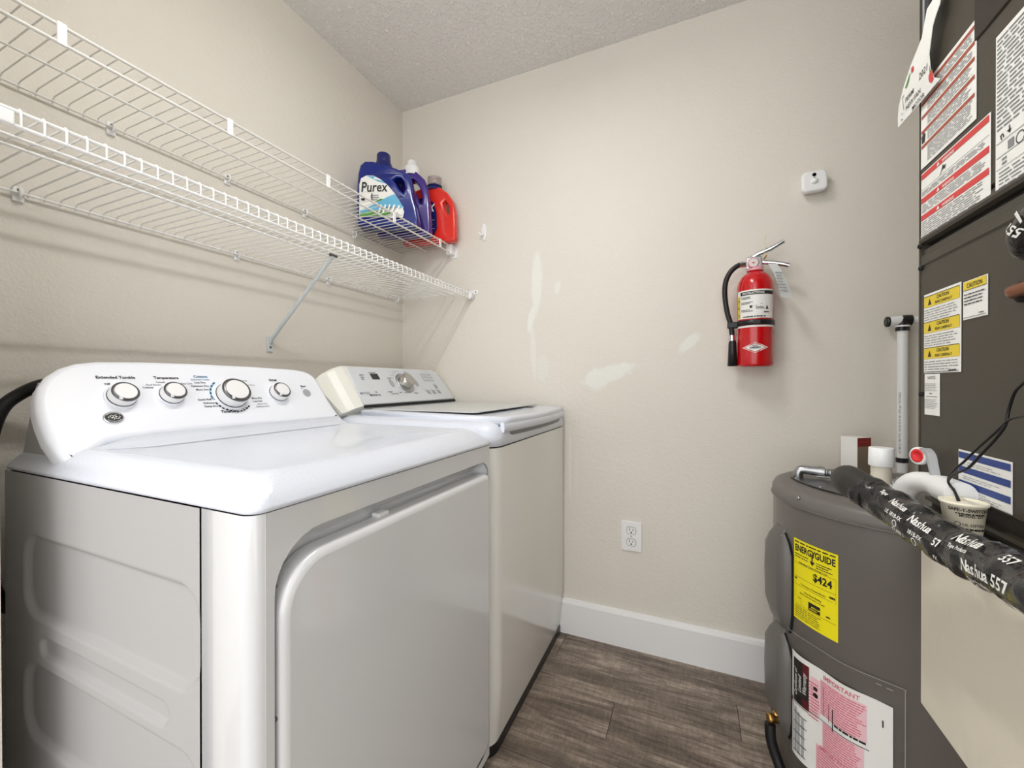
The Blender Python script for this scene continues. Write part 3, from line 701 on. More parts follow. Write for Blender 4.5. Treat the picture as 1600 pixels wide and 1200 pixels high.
# orange red bottle
ba3 = (-1.275, 1.618, ZB); an3 = an*.35
red = thing('detergent_bottle', 'orange red laundry detergent bottle with a dark blue label, nearest the corner wall', 'bottle', (-1.14, 1.64, ZB))
out = [(.008, 0), (.003, .03), (.006, .15), (.02, .205), (.06, .244), (.11, .260), (.150, .261), (.191, .253), (.231, .225), (.257, .185), (.268, .143), (.272, .08), (.273, .015), (.268, 0)][::-1]
hole = [(.213, .176), (.223, .190), (.236, .170), (.244, .146), (.240, .120), (.233, .122), (.221, .146)]
mb, fr_ = bottle_body(ba3, an3, out, hole, .080, .0110); obj('bottle_body', mb, M_REDB, red)
cc = fr_(.160, .258, 0)
obj('cap', MB().lathe([(.034, -.012), (.032, .012), (.014, .018), (.009, .026)], cc, (0, 0, 1), 20), M_BLUEC, red)
obj('dosing_cup', MB().lathe([(.035, .008), (.033, .048), (.030, .050), (.030, .048), (.032, .012)], cc, (0, 0, 1), 24, False, False), M_CLEAR, red)
rl = lambda a, b, d=0: fr_(a, b, .0402+d)
lab = obj('label_panel', put(MB(), plate([(.03, .03), (.176, .03), (.188, .06), (.186, .13), (.174, .175), (.14, .205), (.08, .20), (.04, .17)], (), .0008), lambda a, b, c: rl(a, b, c+.0008)), M_BLUEC, red)
p = Print(rl, .0022); p.text('X', .150, .135, .05, .02, shear=.2, sx=.7); p.disc(.163, .075, .007); p.rect(.06, .095, .178, .097); p.rect(.06, .055, .178, .057); p.done('white_lettering', M_WINK, lab)

# ------------------------------------------------------------------ things on the back wall
hk = thing('wall_hook', 'small white oval adhesive hook on the back wall beside the shelf end', 'hook', (-.886, YB, 1.757))
obj('back_plate', put(MB(), plate(ell(-.886, 1.757, .0125, .040), (), .003, .002, 2), lambda a, b, c: (a, YB-.003-c, b), True), M_PLASTW, hk)
obj('hook_arm', MB().tube(smoothpath([(-.886, YB-.004, 1.752), (-.889, YB-.016, 1.742), (-.897, YB-.022, 1.742), (-.901, YB-.022, 1.752)], 4), .0045, 8), M_PLASTW, hk)

sen = thing('security_camera', 'small white square motion camera high on the back wall', 'camera', (.370, YB, 1.731))
R = Matrix.Rotation(math.radians(-3), 3, 'Y')
obj('mount', MB().box((.345, YB-.018, 1.705), (.395, YB, 1.745), .004), M_PLASTW, sen)
mb = put(MB(), plate(rrect(.3345, 1.697, .4065, 1.768, .016), (), .012, .007, 4), lambda a, b, c: (a, YB-.032-c+(b-1.73)*.12, b), True)
obj('housing', mb, M_PLASTW, sen)
obj('lens', MB().lathe([(.006, 0), (.005, .002)], (.369, YB-.0437, 1.752), (0, -1, 0), 16), M_LENS, sen)
obj('light_sensor', MB().lathe([(.0022, 0), (.002, .001)], (.369, YB-.0442, 1.742), (0, -1, 0), 10), M_GINK, sen)
obj('motion_dome', MB().lathe([(.0105, -.001), (.010, .003), (.0075, .007), (.004, .009), (.0005, .0095)], (.369, YB-.0448, 1.730), (0, -1, 0), 18), M_PLASTW, sen)

# outlet
ot = thing('wall_outlet', 'white double electrical outlet low on the back wall', 'outlet', (-.224, YB, .447))
obj('cover_plate', put(MB(), plate(rrect(-.2635, .3885, -.1840, .5065, .004), (), .0035, .0025, 2), lambda a, b, c: (a, YB-.0035-c, b)), M_PLASTW, ot)
for cz in (.470, .424):
    oo = [(-.224+.0175*math.cos(t), cz+max(-.0135, min(.0135, .0175*math.sin(t)))) for t in [2*PI*k/28 for k in range(28)]]
    fc = obj('receptacle', put(MB(), plate(oo, (), .0015, .0005, 1), lambda a, b, c: (a, YB-.0078-c, b)), M_PLASTW, ot)
    obj('receptacle_rim', put(MB(), plate([(-.224+(x+.224)*1.09, cz+(z-cz)*1.12) for x, z in oo], (), .0005), lambda a, b, c: (a, YB-.0073-c, b)), M_GINK, fc)
    pr_ = Print(plane_map((0, YB, 0), (1, 0, 0), (0, 0, 1)), .0096)
    pr_.rect(-.2320, cz+.000, -.2295, cz+.009); pr_.rect(-.2185, cz+.001, -.216, cz+.008); pr_.disc(-.224, cz-.0065, .003); pr_.done('slots', M_INK, fc)
obj('screw', MB().lathe([(.003, 0), (.002, .0012)], (-.224, YB-.007, .447), (0, -1, 0), 10), M_STEEL, ot)

# fire extinguisher
EX, EY, ER = .196, YB-.066, .0545
fe = thing('fire_extinguisher', 'red fire extinguisher with a black hose hung on the back wall', 'fire extinguisher', (EX, EY, 1.115))
obj('cylinder', MB().lathe([(.045, 1.115), (ER-.002, 1.117), (ER, 1.123), (ER, 1.390), (.052, 1.405), (.044, 1.422), (.033, 1.434), (.022, 1.440), (.021, 1.452)], (EX, EY, 0), n=40), M_RED, fe)
em = cyl_map(EX, EY, ER, math.radians(262), 0)
def thA(deg): return ER*math.radians(deg-262)
lb = obj('instruction_label', sheet(em, thA(195), 1.276, thA(330), 1.372, .0006, 24), M_PAPER, fe)
p = Print(em, .0012); p.rect(thA(213), 1.355, thA(330), 1.367, 14); p.done('black_band', M_INK, lb)
p = Print(em, .0018); p.text('INSTRUCTIONS', thA(222), 1.3575, .0095, .02); p.done('white_lettering', M_WINK, lb)
p = Print(em, .0012); p.rect(thA(197), 1.278, thA(211), 1.354, 3); p.done('yellow_band', M_CYEL, lb)
p = Print(em, .0016)
for i, z in enumerate((1.343, 1.326, 1.300)):
    p.text(str(i+1), thA(216), z, .010, .03); p.lines(thA(223), z-.002, thA(258), z+.007, 2, .5, i, .3)
p.text('A', thA(201), 1.335, .012, .03); p.text('B', thA(201), 1.310, .012, .03); p.text('C', thA(201), 1.285, .012, .03)
p.poly([(thA(246), 1.319), (thA(256), 1.319), (thA(254), 1.310), (thA(248), 1.310)]); p.poly([(thA(296), 1.305), (thA(306), 1.305), (thA(301), 1.318)])
p.poly([(thA(262), 1.316), (thA(286), 1.323), (thA(286), 1.324), (thA(262), 1.317)]); p.lines(thA(266), 1.306, thA(292), 1.315, 2, .5, 5, .2); p.lines(thA(290), 1.292, thA(310), 1.299, 1, .6, 6, .1); p.lines(thA(225), 1.278, thA(300), 1.288, 1, .35, 9, .1)
p.done('black_lettering', M_INK, lb)
st = obj('strap', MB().lathe([(ER+.001, 1.254), (ER+.004, 1.255), (ER+.004, 1.271), (ER+.001, 1.272)], (EX, EY, 0), n=36, cap0=False, cap1=False), M_BLACKP, fe)
obj('buckle', MB().box((EX-.012, EY-ER-.008, 1.256), (EX+.010, EY-ER-.003, 1.270), .002), M_BLACKP, st)
obj('white_stripe', MB().lathe([(ER+.0006, 1.2465), (ER+.0006, 1.253)], (EX, EY, 0), n=36, cap0=False, cap1=False), M_WINK, fe)
obj('hose_clip', MB().box((EX-.085, EY-.016, 1.250), (EX-.045, EY+.006, 1.272), .003), M_BLACKP, st)
p = Print(em, .0012); dz = 1.178; p.poly([(thA(222), dz), (thA(264), dz-.018), (thA(306), dz), (thA(264), dz+.018)])
ml = [(222, 0), (243, -.009), (264, -.018), (285, -.009), (306, 0), (285, .009), (264, .018), (243, .009)]
p = Print(em, .0012)
for k in range(1): p.poly([(thA(d), dz+h) for d, h in ml])
dl = p.done('diamond_label', M_PAPER, fe)
p = Print(em, .0016); q = Print(em, .0020)
p.poly([(thA(264+(d-264)*.86), dz+h*.86) for d, h in ml]); p.done('diamond_border', M_RINK, dl)
q.poly([(thA(264+(d-264)*.74), dz+h*.74) for d, h in ml]); q.done('diamond_field', M_PAPER, dl)
p = Print(em, .0024); p.text('AMEREX', thA(264), dz-.003, .0085, .03, align='CENTER'); p.lines(thA(256), dz+.005, thA(272), dz+.009, 1, .6, 2, 0); p.done('diamond_lettering', M_INK, dl)
vl = obj('valve', MB().box((EX-.028, EY-.016, 1.448), (EX+.020, EY+.014, 1.492), .004), M_CHROME, fe)
obj('neck_ring', MB().lathe([(.026, 1.444), (.026, 1.456), (.022, 1.458)], (EX, EY, 0), n=24), M_PINK, vl)
obj('gauge', MB().lathe([(.0175, 0), (.0175, .008), (.015, .010)], (EX-.008, EY-.016, 1.468), (0, -1, 0), 24), M_PINK, vl)
obj('gauge_face', MB().lathe([(.0135, .0095), (.0135, .0108)], (EX-.008, EY-.016, 1.468), (0, -1, 0), 20), M_PAPERG, vl)
obj('gauge_needle', MB().box((EX-.0115, EY-.0285, 1.4655), (EX-.0045, EY-.0265, 1.4695)), M_REDP, vl)
obj('squeeze_lever', MB().tube([(EX-.022, EY, 1.485), (EX+.010, EY-.002, 1.502), (EX+.045, EY-.010, 1.513), (EX+.082, EY-.014, 1.532)], [.007, .008, .008, .0065], 10), M_CHROME, fe)
obj('carry_handle', MB().tube(smoothpath([(EX+.010, EY, 1.474), (EX+.045, EY-.010, 1.466), (EX+.080, EY-.016, 1.455), (EX+.096, EY-.018, 1.449)], 4), .0075, 10), M_CHROME, fe)
obj('pull_pin', MB().tube([(EX+.030, EY-.024, 1.488), (EX+.030, EY+.02, 1.489)], .003, 8), M_BRASS, fe)
obj('pin_tie', MB().tube(smoothpath([(EX+.022, EY-.02, 1.490), (EX+.028, EY-.024, 1.515), (EX+.026, EY-.022, 1.535), (EX+.030, EY-.022, 1.556)], 4), .0012, 6), M_YTIE, fe)
hz = smoothpath([(EX-.026, EY-.002, 1.471), (EX-.048, EY-.004, 1.470), (EX-.074, EY-.006, 1.450), (EX-.090, EY-.006, 1.415), (EX-.093, EY-.006, 1.37), (EX-.086, EY-.006, 1.31), (EX-.074, EY-.006, 1.262), (EX-.070, EY-.006, 1.225)], 6)
obj('discharge_hose', MB().tube(hz, .0085, 12), M_BLACK, fe)
obj('hose_ferrule', MB().tube([(EX-.024, EY-.002, 1.4705), (EX-.048, EY-.004, 1.4695)], .0098, 12), M_CHROME, fe)
obj('hose_ferrule', MB().tube([(EX-.0705, EY-.006, 1.226), (EX-.070, EY-.006, 1.206)], .0105, 12), M_CHROME, fe)
obj('nozzle', MB().lathe([(.0105, 0), (.0125, -.01), (.0155, -.088), (.013, -.089)], (EX-.069, EY-.006, 1.207), (0, 0, 1), 16), M_BLACKP, fe)
tm = plane_map((EX+.038, EY-.062, 1.455), (.82, -.10, -.16), (-.22, -.05, .97))
tg = []
for j in range(9):
    t = j/8; w = .020; cx = .006*math.sin(t*3.0)+.016*t
    tg.append([tm(cx-w/2-.004*t, -.006-.112*t, .006*math.sin(t*4)), tm(cx+w/2+.006, -.006-.112*t, .004*math.sin(t*4+1))])
mb = MB().rings([[a, b, b+Vector((0, .0008, 0)), a+Vector((0, .0008, 0))] for a, b in tg], smooth=False)
tgo = obj('inspection_tag', mb, M_TAG, fe, 'grey paper inspection tag')
p = Print(tm, .0085); p.lines(.004, -.100, .026, -.03, 7, .35, 4, .4); p.done('tag_print', M_GINK, tgo)

# white pvc pipe in the corner
pv = thing('pvc_pipe', 'thin white plastic pipe running down the back wall to the water heater', 'pipe', (.599, YB-.035, .80))
PY = YB-.036
pp_ = obj('riser', MB().cyl((.599, PY, .78), (.599, PY, 1.235), .0133, 18), M_PVC, pv)
obj('elbow', MB().tube(smoothpath([(.599, PY, 1.228), (.599, PY, 1.246), (.602, PY, 1.254), (.620, PY, 1.254)], 4), .0168, 16), M_BLACKP, pv, 'black primed joint')
obj('collar', MB().cyl((.599, PY, 1.222), (.599, PY, 1.233), .0175, 18), M_BLACKP, pv)
obj('joint_ring', MB().cyl((.599, PY, 1.234), (.599, PY, 1.239), .0182, 18), M_PVC, pv)
obj('branch', MB().cyl((.615, PY, 1.254), (.80, PY, 1.254), .0118, 16), M_PVC, pv)
obj('stub', MB().cyl((.597, PY, 1.254), (.563, PY, 1.252), .0155, 16), M_PVC, pv)
obj('stub_rim', MB().lathe([(.0162, 0), (.0165, .007), (.012, .009)], (.566, PY, 1.252), (-1, 0, 0), 16), M_BLACKP, pv)
obj('foot_collar', MB().cyl((.599, PY, .812), (.599, PY, .826), .0155, 18), M_BLACKP, pv)
p = Print(cyl_map(.599, PY, .0133, math.radians(238), 0), .0004); p.text('ASTM D1785 PVC 3/4 IN SCH 40  NSF-pw  POTABLE', 0, .84, .0085, .01, rot=PI/2); p.done('pipe_lettering', M_GINK, pp_)

# ------------------------------------------------------------------ water heater
TX, TY, TR = .50, 1.385, .285
wh = thing('water_heater', 'short grey cylindrical water heater in the far right corner', 'water heater', (TX, TY, 0))
obj('tank', MB().lathe([(TR-.01, .02), (TR, .03), (TR, .744)], (TX, TY, 0), n=96), M_TANK, wh)
obj('tank_base', MB().lathe([(TR-.02, 0), (TR-.02, .03)], (TX, TY, 0), n=48), M_DARK, wh)
ldd = obj('lid', MB().lathe([(TR+.002, .742), (TR+.004, .745), (TR+.002, .764), (TR-.004, .775), (TR-.016, .781), (TR-.03, .782)], (TX, TY, 0), n=96), M_TANKL, wh)
obj('lid_rim', MB().lathe([(TR+.0015, .7405), (TR+.0055, .743), (TR+.0015, .7465)], (TX, TY, 0), n=96, cap0=False, cap1=False), M_TANKL, ldd)
for th in (208, 262, 316):
    t = math.radians(th); obj('screw', MB().lathe([(.0045, 0), (.0045, .002), (.002, .0035)], (TX+(TR+.002)*math.cos(t), TY+(TR+.002)*math.sin(t), .768), (math.cos(t), math.sin(t), .2), 10), M_STEEL, ldd)
# half-moon junction plate on the lid
po = [(.262, 1.430), (.268, 1.385), (.285, 1.335), (.305, 1.295), (.330, 1.262), (.350, 1.245), (.362, 1.262), (.380, 1.34), (.400, 1.46), (.380, 1.52), (.33, 1.50), (.285, 1.465)]
jp = obj('junction_plate', put(MB(), plate(po, (), .002, .0012, 2), lambda a, b, c: (a, b, .785+c)), M_DSTEEL, wh)
for a, b in ((.272, 1.41), (.306, 1.31), (.345, 1.262)): obj('screw', MB().lathe([(.004, 0), (.003, .002)], (a, b, .787), (0, 0, 1), 10), M_STEEL, jp)
el = obj('elbow_fitting', MB().tube(smoothpath([(.283, 1.44, .783), (.283, 1.44, .798), (.292, 1.44, .807), (.318, 1.435, .807), (.335, 1.43, .806)], 5), .0125, 14), M_STEEL, wh)
obj('lock_nut', MB().cyl((.328, 1.432, .8065), (.343, 1.428, .806), .0150, 8), M_STEEL, el)
obj('clamp_screw', MB().cyl((.322, 1.418, .794), (.352, 1.414, .795), .003, 8), M_STEEL, el)
for nm, z0, z1 in (('upper', .405, .668), ('lower', .128, .400)):
    mb = MB(); rs = []
    for (zz, th1, th0, dr) in ((z0, 201.0, 184, .001), (z0+.012, 202.2, 182, .014), (z0+.05, 203.4, 178, .024), ((z0+z1)/2, 203.6, 177, .025), (z1-.06, 203.4, 178, .024), (z1-.03, 201, 181, .016), (z1-.008, 197, 184, .006), (z1, 196.4, 185, .001)):
        r_ = []
        for k in range(9):
            th = math.radians(th0+(th1-th0)*k/8); rr = TR+dr*(1 if 0 < k < 8 else .15)
            r_.append((TX+rr*math.cos(th), TY+rr*math.sin(th), zz))
        r_ += [(TX+(TR-.004)*math.cos(math.radians(t)), TY+(TR-.004)*math.sin(math.radians(t)), zz) for t in (th1, th0)]
        rs.append(r_)
    cv = obj('access_cover', mb.rings(rs), M_TANKP, wh)
    obj('cover_seam', MB().rings([[(TX+(TR+d)*math.cos(math.radians(th+q)), TY+(TR+d)*math.sin(math.radians(th+q)), zz) for d, q in ((-.002, 0), (.004, 0), (.004, 1.1), (-.002, 1.1))] for zz, th in ((z0, 200.8), (z0+.012, 202.0), (z0+.05, 203.3), (z1-.06, 203.4), (z1-.03, 201), (z1-.008, 197))], smooth=False), M_DARK, cv)
    tt = math.radians(196.5); obj('screw', MB().lathe([(.003, 0), (.002, .002)], (TX+(TR+.008)*math.cos(tt), TY+(TR+.008)*math.sin(tt), z1-.018), (math.cos(tt), math.sin(tt), 0), 8), M_STEEL, cv)
# yellow energy label
TE0 = math.radians(204.6)
tem = cyl_map(TX, TY, TR, TE0, 0); ew = TR*math.radians(23.2); eb, et = .459, .662; eh = et-eb
yl = obj('energy_label', sheet(lambda a, b, d=0: tem(a, b, d+.0006), 0, eb, ew, et, .0008, 14), M_YEL, wh, 'bright yellow energy label')
p = Print(tem, .0020)
p.text('ENERGY', .005, et-.029, .0225, .032, sx=.70); 
p.text('GUIDE', .0625, et-.029, .0225, .032, sx=.72)
p.rect(.0545, et-.046, .0575, et-.022); p.poly([(.049, et-.040), (.063, et-.040), (.056, et-.050)])
p.text('S424', ew*.52, eb+eh*.60, .0255, .026, sx=.82) if False else p.text('$424', ew*.50, eb+eh*.585, .0255, .026, sx=.88)
p.rect(ew*.40, eb+eh*.205, ew*.66, eb+eh*.30, 4)
p.text('Estimated Yearly Energy Cost', ew*.16, eb+eh*.715, .0062, .015)
p.text('Cost Range of Similar Models', ew*.20, eb+eh*.455, .0055, .012)
p.text('First Hour Rating', ew*.30, eb+eh*.372, .0062, .02); p.text('(How much hot water you get)', ew*.18, eb+eh*.34, .0052, .015)
p.text('Low', ew*.13, eb+eh*.275, .005, .01); p.text('Medium', ew*.43, eb+eh*.235, .0055, .02) if False else None
p.rect(.004, eb+eh*.705, ew*.96, eb+eh*.708, 8); p.rect(.004, eb+eh*.535, ew*.96, eb+eh*.538, 8); p.rect(.004, eb+eh*.435, ew*.90, eb+eh*.438, 8)
p.rect(ew*.96, eb+eh*.42, ew*.963, eb+eh*.705); p.rect(.008, eb+eh*.19, ew*.97, eb+eh*.193, 8); p.rect(ew*.22, eb+eh*.19, ew*.223, eb+eh*.29)
p.lines(.004, eb+eh*.955, ew*.98, eb+eh*.985, 1, .5, 3, .1); p.lines(.004, et-.046, .046, et-.033, 2, .35, 8, .1); p.lines(.066, et-.052, .106, et-.036, 3, .4, 7, .3)
p.lines(.006, eb+eh*.03, ew*.70, eb+eh*.18, 6, .3, 4, .2); p.lines(.004, eb+eh*.49, ew*.10, eb+eh*.53, 1, .5, 4, .1); p.lines(ew*.84, eb+eh*.46, ew*.95, eb+eh*.50, 1, .6, 5, 0); p.lines(ew*.78, eb+eh*.22, ew*.86, eb+eh*.25, 1, .6, 5, 0)
p.done('black_lettering', M_INK, yl)
p = Print(tem, .0026); p.text('MEDIUM', ew*.47, eb+eh*.245, .0058, .02); p.lines(ew*.43, eb+eh*.218, ew*.62, eb+eh*.238, 1, .5, 2, .1); p.done('yellow_lettering', M_YEL, yl)
# warranty sheet in a clear pouch
tw = cyl_map(TX, TY, TR, math.radians(204.6), 0); wW = TR*math.radians(42.6); w0, w1 = .112, .374
pc = obj('warranty_sheet', sheet(lambda a, b, d=0: tw(a, b, d+.004+.003*math.sin(a*60)), 0, w0, wW, w1, .0008, 30), M_PAPER, wh, 'white and pink warranty sheet in a clear pouch')
twl = lambda a, b, d=0: tw(a, b, d+.004+.003*math.sin(a*60))
H_ = w1-w0
p = Print(twl, .0016); p.rect(wW*.37, w0+H_*.60, wW*.80, w1-.022, 8); p.rect(wW*.39, w0+H_*.30, wW*.78, w0+H_*.54, 8); p.rect(wW*.32, w0, wW*.62, w0+H_*.30, 6); p.rect(wW*.265, w0+H_*.56, wW*.36, w1-.03, 4); p.done('pink_panel', M_PINKB, pc)
p = Print(twl, .0022); p.lines(wW*.37, w0+H_*.60, wW*.80, w1-.024, 14, .42, 21, .2, .06); p.lines(wW*.40, w0+H_*.30, wW*.78, w0+H_*.54, 11, .42, 22, .2, .06); p.lines(wW*.33, w0+.004, wW*.60, w0+H_*.29, 11, .42, 23, .3, .06); p.lines(wW*.24, w0+H_*.50, wW*.36, w1-.04, 12, .4, 24, .2, .1)
p.text('IMPORTANT', wW*.40, w1-.018, .0145, .02, sx=.9); p.text('IMPORTANTE', wW*.36, w0+H_*.275, .0125, .02, sx=.9); p.done('red_lettering', M_PINKI, pc)
p = Print(twl, .0020); p.rect(.008, w0+H_*.535, wW*.245, w1-.012, 6); p.done('black_panel', M_INK, pc)
p = Print(twl, .0023); p.rect(wW*.17, w0+H_*.535, wW*.247, w0+H_*.62, 3); p.rect(wW*.17, w1-.045, wW*.247, w1-.012, 3); p.done('maroon_panel', M_MAROON, pc)
p = Print(twl, .0027)
for i, t in enumerate(('Certificate of', 'Limited', 'Warranty')): p.text(t, .021+i*.0125, w0+H_*(.60 if i == 0 else .66), .0125 if i == 0 else .0135, .004, shear=.3, sx=1.0, rot=PI/2)
p.done('white_lettering', M_WINK, pc)
p = Print(twl, .0022); p.lines(.010, w0+.010, wW*.22, w0+H_*.50, 5, .1, 31, .1); p.rect(.006, w0+.006, .0072, w0+H_*.52); p.rect(.006, w0+H_*.52, wW*.24, w0+H_*.526, 4)
p.disc(wW*.315, w0+H_*.73, .006); p.disc(wW*.315, w0+H_*.79, .005); p.rect(wW*.245, w0+H_*.545, wW*.82, w0+H_*.55, 8); p.rect(wW*.40, w0+H_*.60, wW*.405, w0+H_*.86); p.rect(wW*.50, w0+H_*.52, wW*.51, w0+H_*.72); p.rect(wW*.46, w0+H_*.58, wW*.465, w0+H_*.74)
p.lines(wW*.52, w0+H_*.575, wW*.80, w0+H_*.605, 1, .6, 33, .0); p.rect(wW*.92, w0+H_*.80, wW*.93, w0+H_*.86); p.done('black_lettering', M_INK, pc)
p = Print(twl, .0020)
for i, x in enumerate((.012, .022, .033)): p.rect(x, w0+.014, x+.007, w0+H_*(.48-.03*i), 2)
p.done('grey_panel', M_LINK, pc)
p = Print(twl, .0022); p.rect(.001, w0+H_*.515, .005, w0+H_*.555); p.done('red_tab', M_MAROON, pc)
bgm = lambda a, b, d=0: tw(a-.006, b, d+.0095+.0025*math.sin(a*48+1))
bg = obj('clear_pouch', sheet(bgm, 0, w0-.02, wW+.026, .425, .0004, 30), M_BAG, wh)
p = Print(bgm, .0006); p.rect(0, .4235, wW+.026, .425, 24); p.rect(wW+.0235, w0-.02, wW+.0250, .425); p.rect(wW-.02, .412, wW-.012, .4145); p.rect(wW-.004, .411, wW+.006, .4135); p.done('pouch_seam', M_SEAM, bg)
# drain valve
dt = math.radians(196.5); dd = Vector((math.cos(dt), math.sin(dt), 0)); dp = Vector((TX, TY, .158))+dd*TR
dv = obj('drain_valve', MB().lathe([(.020, -.004), (.020, .002), (.0105, .004), (.0105, .030), (.012, .031), (.012, .042), (.0095, .043)], dp, dd, 18), M_BRASS, wh, 'brass drain valve')
obj('valve_knob', MB().lathe([(.004, 0), (.004, .014), (.0085, .0145), (.0085, .020), (.003, .021)], dp+dd*.022, (0, -.25, 1), 14), M_BRASS, dv)
tag(obj('drain_hose', MB().tube(smoothpath([dp+dd*.037+Vector((0, -.002, -.013)), dp+dd*.038+Vector((.002, -.008, -.05)), dp+dd*.034+Vector((.010, -.018, -.09)), dp+dd*.034+Vector((.03, -.035, -.132)), dp+dd*.044+Vector((.07, -.07, -.1435)), dp+dd*.055+Vector((.18, -.14, -.1435))], 6), .0130, 12), M_BLACK, loc=tuple(dp)), 'black hose curving down to the floor beside the brass drain valve', 'hose')

# flexible steel connectors
def corr(pts, r, pitch, k=10):
    P = smoothpath(pts, k); L_ = [0]
    for a, b in zip(P, P[1:]): L_.append(L_[-1]+(b-a).length)
    n = max(8, int(L_[-1]/pitch*4)); q = []; rr = []
    for i in range(n+1):
        s = L_[-1]*i/n; j = max(x for x in range(len(L_)) if L_[x] <= s+1e-9); j = min(j, len(P)-2)
        t = (s-L_[j])/max(1e-9, L_[j+1]-L_[j]); q.append(P[j].lerp(P[j+1], t)); rr.append(r*(1 if i % 4 < 2 else .74))
    return MB().tube(q, rr, 12)
tag(obj('flexible_connector', corr([(.338, 1.429, .806), (.375, 1.42, .804), (.42, 1.40, .804), (.46, 1.38, .803), (.47, 1.375, .801)], .0115, .0085), M_STEEL, loc=(.34, 1.43, .79)), 'short ribbed steel conduit from the chrome elbow on the water heater lid', 'conduit')
tag(obj('flexible_connector', corr([(.435, 1.28, .798), (.442, 1.28, .813), (.462, 1.27, .826), (.495, 1.245, .842), (.522, 1.225, .852), (.57, 1.19, .862), (.64, 1.15, .864)], .0135, .0105), M_STEEL, loc=(.44, 1.28, .79)), 'ribbed steel water connector behind the capped white pipe', 'conduit')

bx = thing('small_box', 'small upright carton with white face and red brown side on the heater', 'box', (.455, 1.60, .783))
Rb = Matrix.Rotation(math.radians(-52), 3, 'Z'); bc = Vector((.462, 1.598, .837))
obj('carton', MB().box((bc.x-.0245, bc.y-.027, .7835), (bc.x+.0245, bc.y+.027, .893), .0012, Rb, bc), M_PAPER, bx)
fm = plane_map(bc+Rb @ Vector((.0245, -.027, -.0535)), Rb @ Vector((0, 1, 0)), (0, 0, 1))
p = Print(fm, .0008); p.rect(.0, .001, .054, .083); p.done('brown_side', M_CARD, bx)
p = Print(fm, .0010); p.rect(.0, .083, .054, .109); p.done('red_band', M_CARDR, bx)
p = Print(fm, .0013); p.lines(.004, .01, .046, .075, 8, .35, 4, .5); p.done('side_lettering', M_GINK, bx)
p = Print(fm, .0016); p.rect(.003, .097, .045, .099); p.done('band_line', M_REDP, bx)

# ------------------------------------------------------------------ beige stand and air handler
AX, AY = .336, .8735
stand = thing('equipment_stand', 'beige plaster stand boxed in under the dark air handler', 'stand', (.63, .53, .545))
obj('plaster_box', MB().box((AX, .20, .545), (.93, .872, .835), .003), M_STAND, stand)
ah = thing('air_handler', 'tall olive grey air handler cabinet at the right edge, covered in warning stickers', 'air handler', (.63, .53, .835))
obj('base_rail', MB().box((AX+.012, .22, .8352), (.92, AY-.006, .903)), M_AHD, ah)
mb = MB()
for i in range(3): mb.box((AX+.004, .22, .842+i*.016), (AX+.014, AY-.004, .848+i*.016), .001)
obj('rail_ribs', mb, M_AH, ah)
# lower door: profile in (z, x) drawn along y
def prof(pts, m, name, y0=.21, y1=AY):
    return obj(name, MB().rings([[(x, Y, z) for z, x in pts] for Y in (y0, y1)], smooth=False), m, ah)
low = prof([(.902, AX+.006), (.906, AX), (1.244, AX), (1.247, AX-.0025), (1.250, AX), (1.261, AX), (1.264, AX+.003), (1.272, AX+.003), (1.274, AX+.008), (1.274, .92), (.902, .92)], M_AH, 'lower_door')
prof([(1.270, AX+.012), (1.288, AX+.012), (1.288, .91), (1.270, .91)], M_DARK, 'door_gap')
upp = prof([(1.281, AX+.006), (1.283, AX-.001), (1.287, AX-.003), (1.292, AX-.001), (1.297, AX), (1.3005, AX+.0035), (1.304, AX), (2.25, AX), (2.25, .92), (1.281, .92)], M_AH, 'upper_door')
obj('edge_flange', MB().box((AX-.001, AY, .902), (AX+.02, AY+.0035, 2.25)), M_AH, ah)
obj('recessed_panel', MB().box((AX-.0025, .21, 1.502), (AX+.01, .733, 2.24), .002), M_AHD, ah)
wf = obj('dark_window', MB().box((AX-.003, .842, 1.590), (AX+.01, .868, 2.1), .002), M_BLACKP, ah)
obj('window_trim', MB().box((AX-.0045, .856, 1.600), (AX-.002, .858, 2.08)), M_LINK, wf)
for z, yy in ((1.243, .868), (1.042, .866), (1.279, .871)):
    obj('screw', MB().lathe([(.004, 0), (.0035, .003), (.001, .004)], (AX-.001, yy, z), (-1, 0, 0), 10), M_DARK, ah)
amap = plane_map((AX, 0, 0), (0, -1, 0), (0, 0, 1))
am = lambda a, b, d=0: amap(a, b, d+.0006)
# (a runs towards the camera: a = -y)
def sticker(name, y0, y1, z0, z1, label, m=M_PAPER): return obj(name, sheet(am, -y0, z0, -y1, z1, .0006), m, ah, label)
# A: red brown banded warning
A_ = sticker('warning_label', .8705, .730, 1.401, 1.531, 'white label with four thin red brown bands')
p = Print(am, .0011)
for z in (1.525, 1.5045, 1.484, 1.4605, 1.437): p.rect(-.868, z-.005, -.7325, z, 1)
p.done('brown_band', M_RBROWN, A_)
p = Print(am, .0011); seed = 50
for z0, z1, r in ((1.507, 1.519, 4), (1.4865, 1.499, 4), (1.463, 1.4785, 5), (1.4395, 1.455, 5), (1.406, 1.431, 9)):
    seed += 1; p.lines(-.850, z0, -.736, z1, r, .38, seed, .12)
p.done('grey_lettering', M_GINK, A_)
p = Print(am, .0012); p.poly([(-.867, 1.440), (-.858, 1.440), (-.856, 1.452), (-.862, 1.456), (-.866, 1.450)]); p.poly([(-.868, 1.445), (-.8685, 1.452), (-.866, 1.4545)]); p.done('pictogram', M_INK, A_)
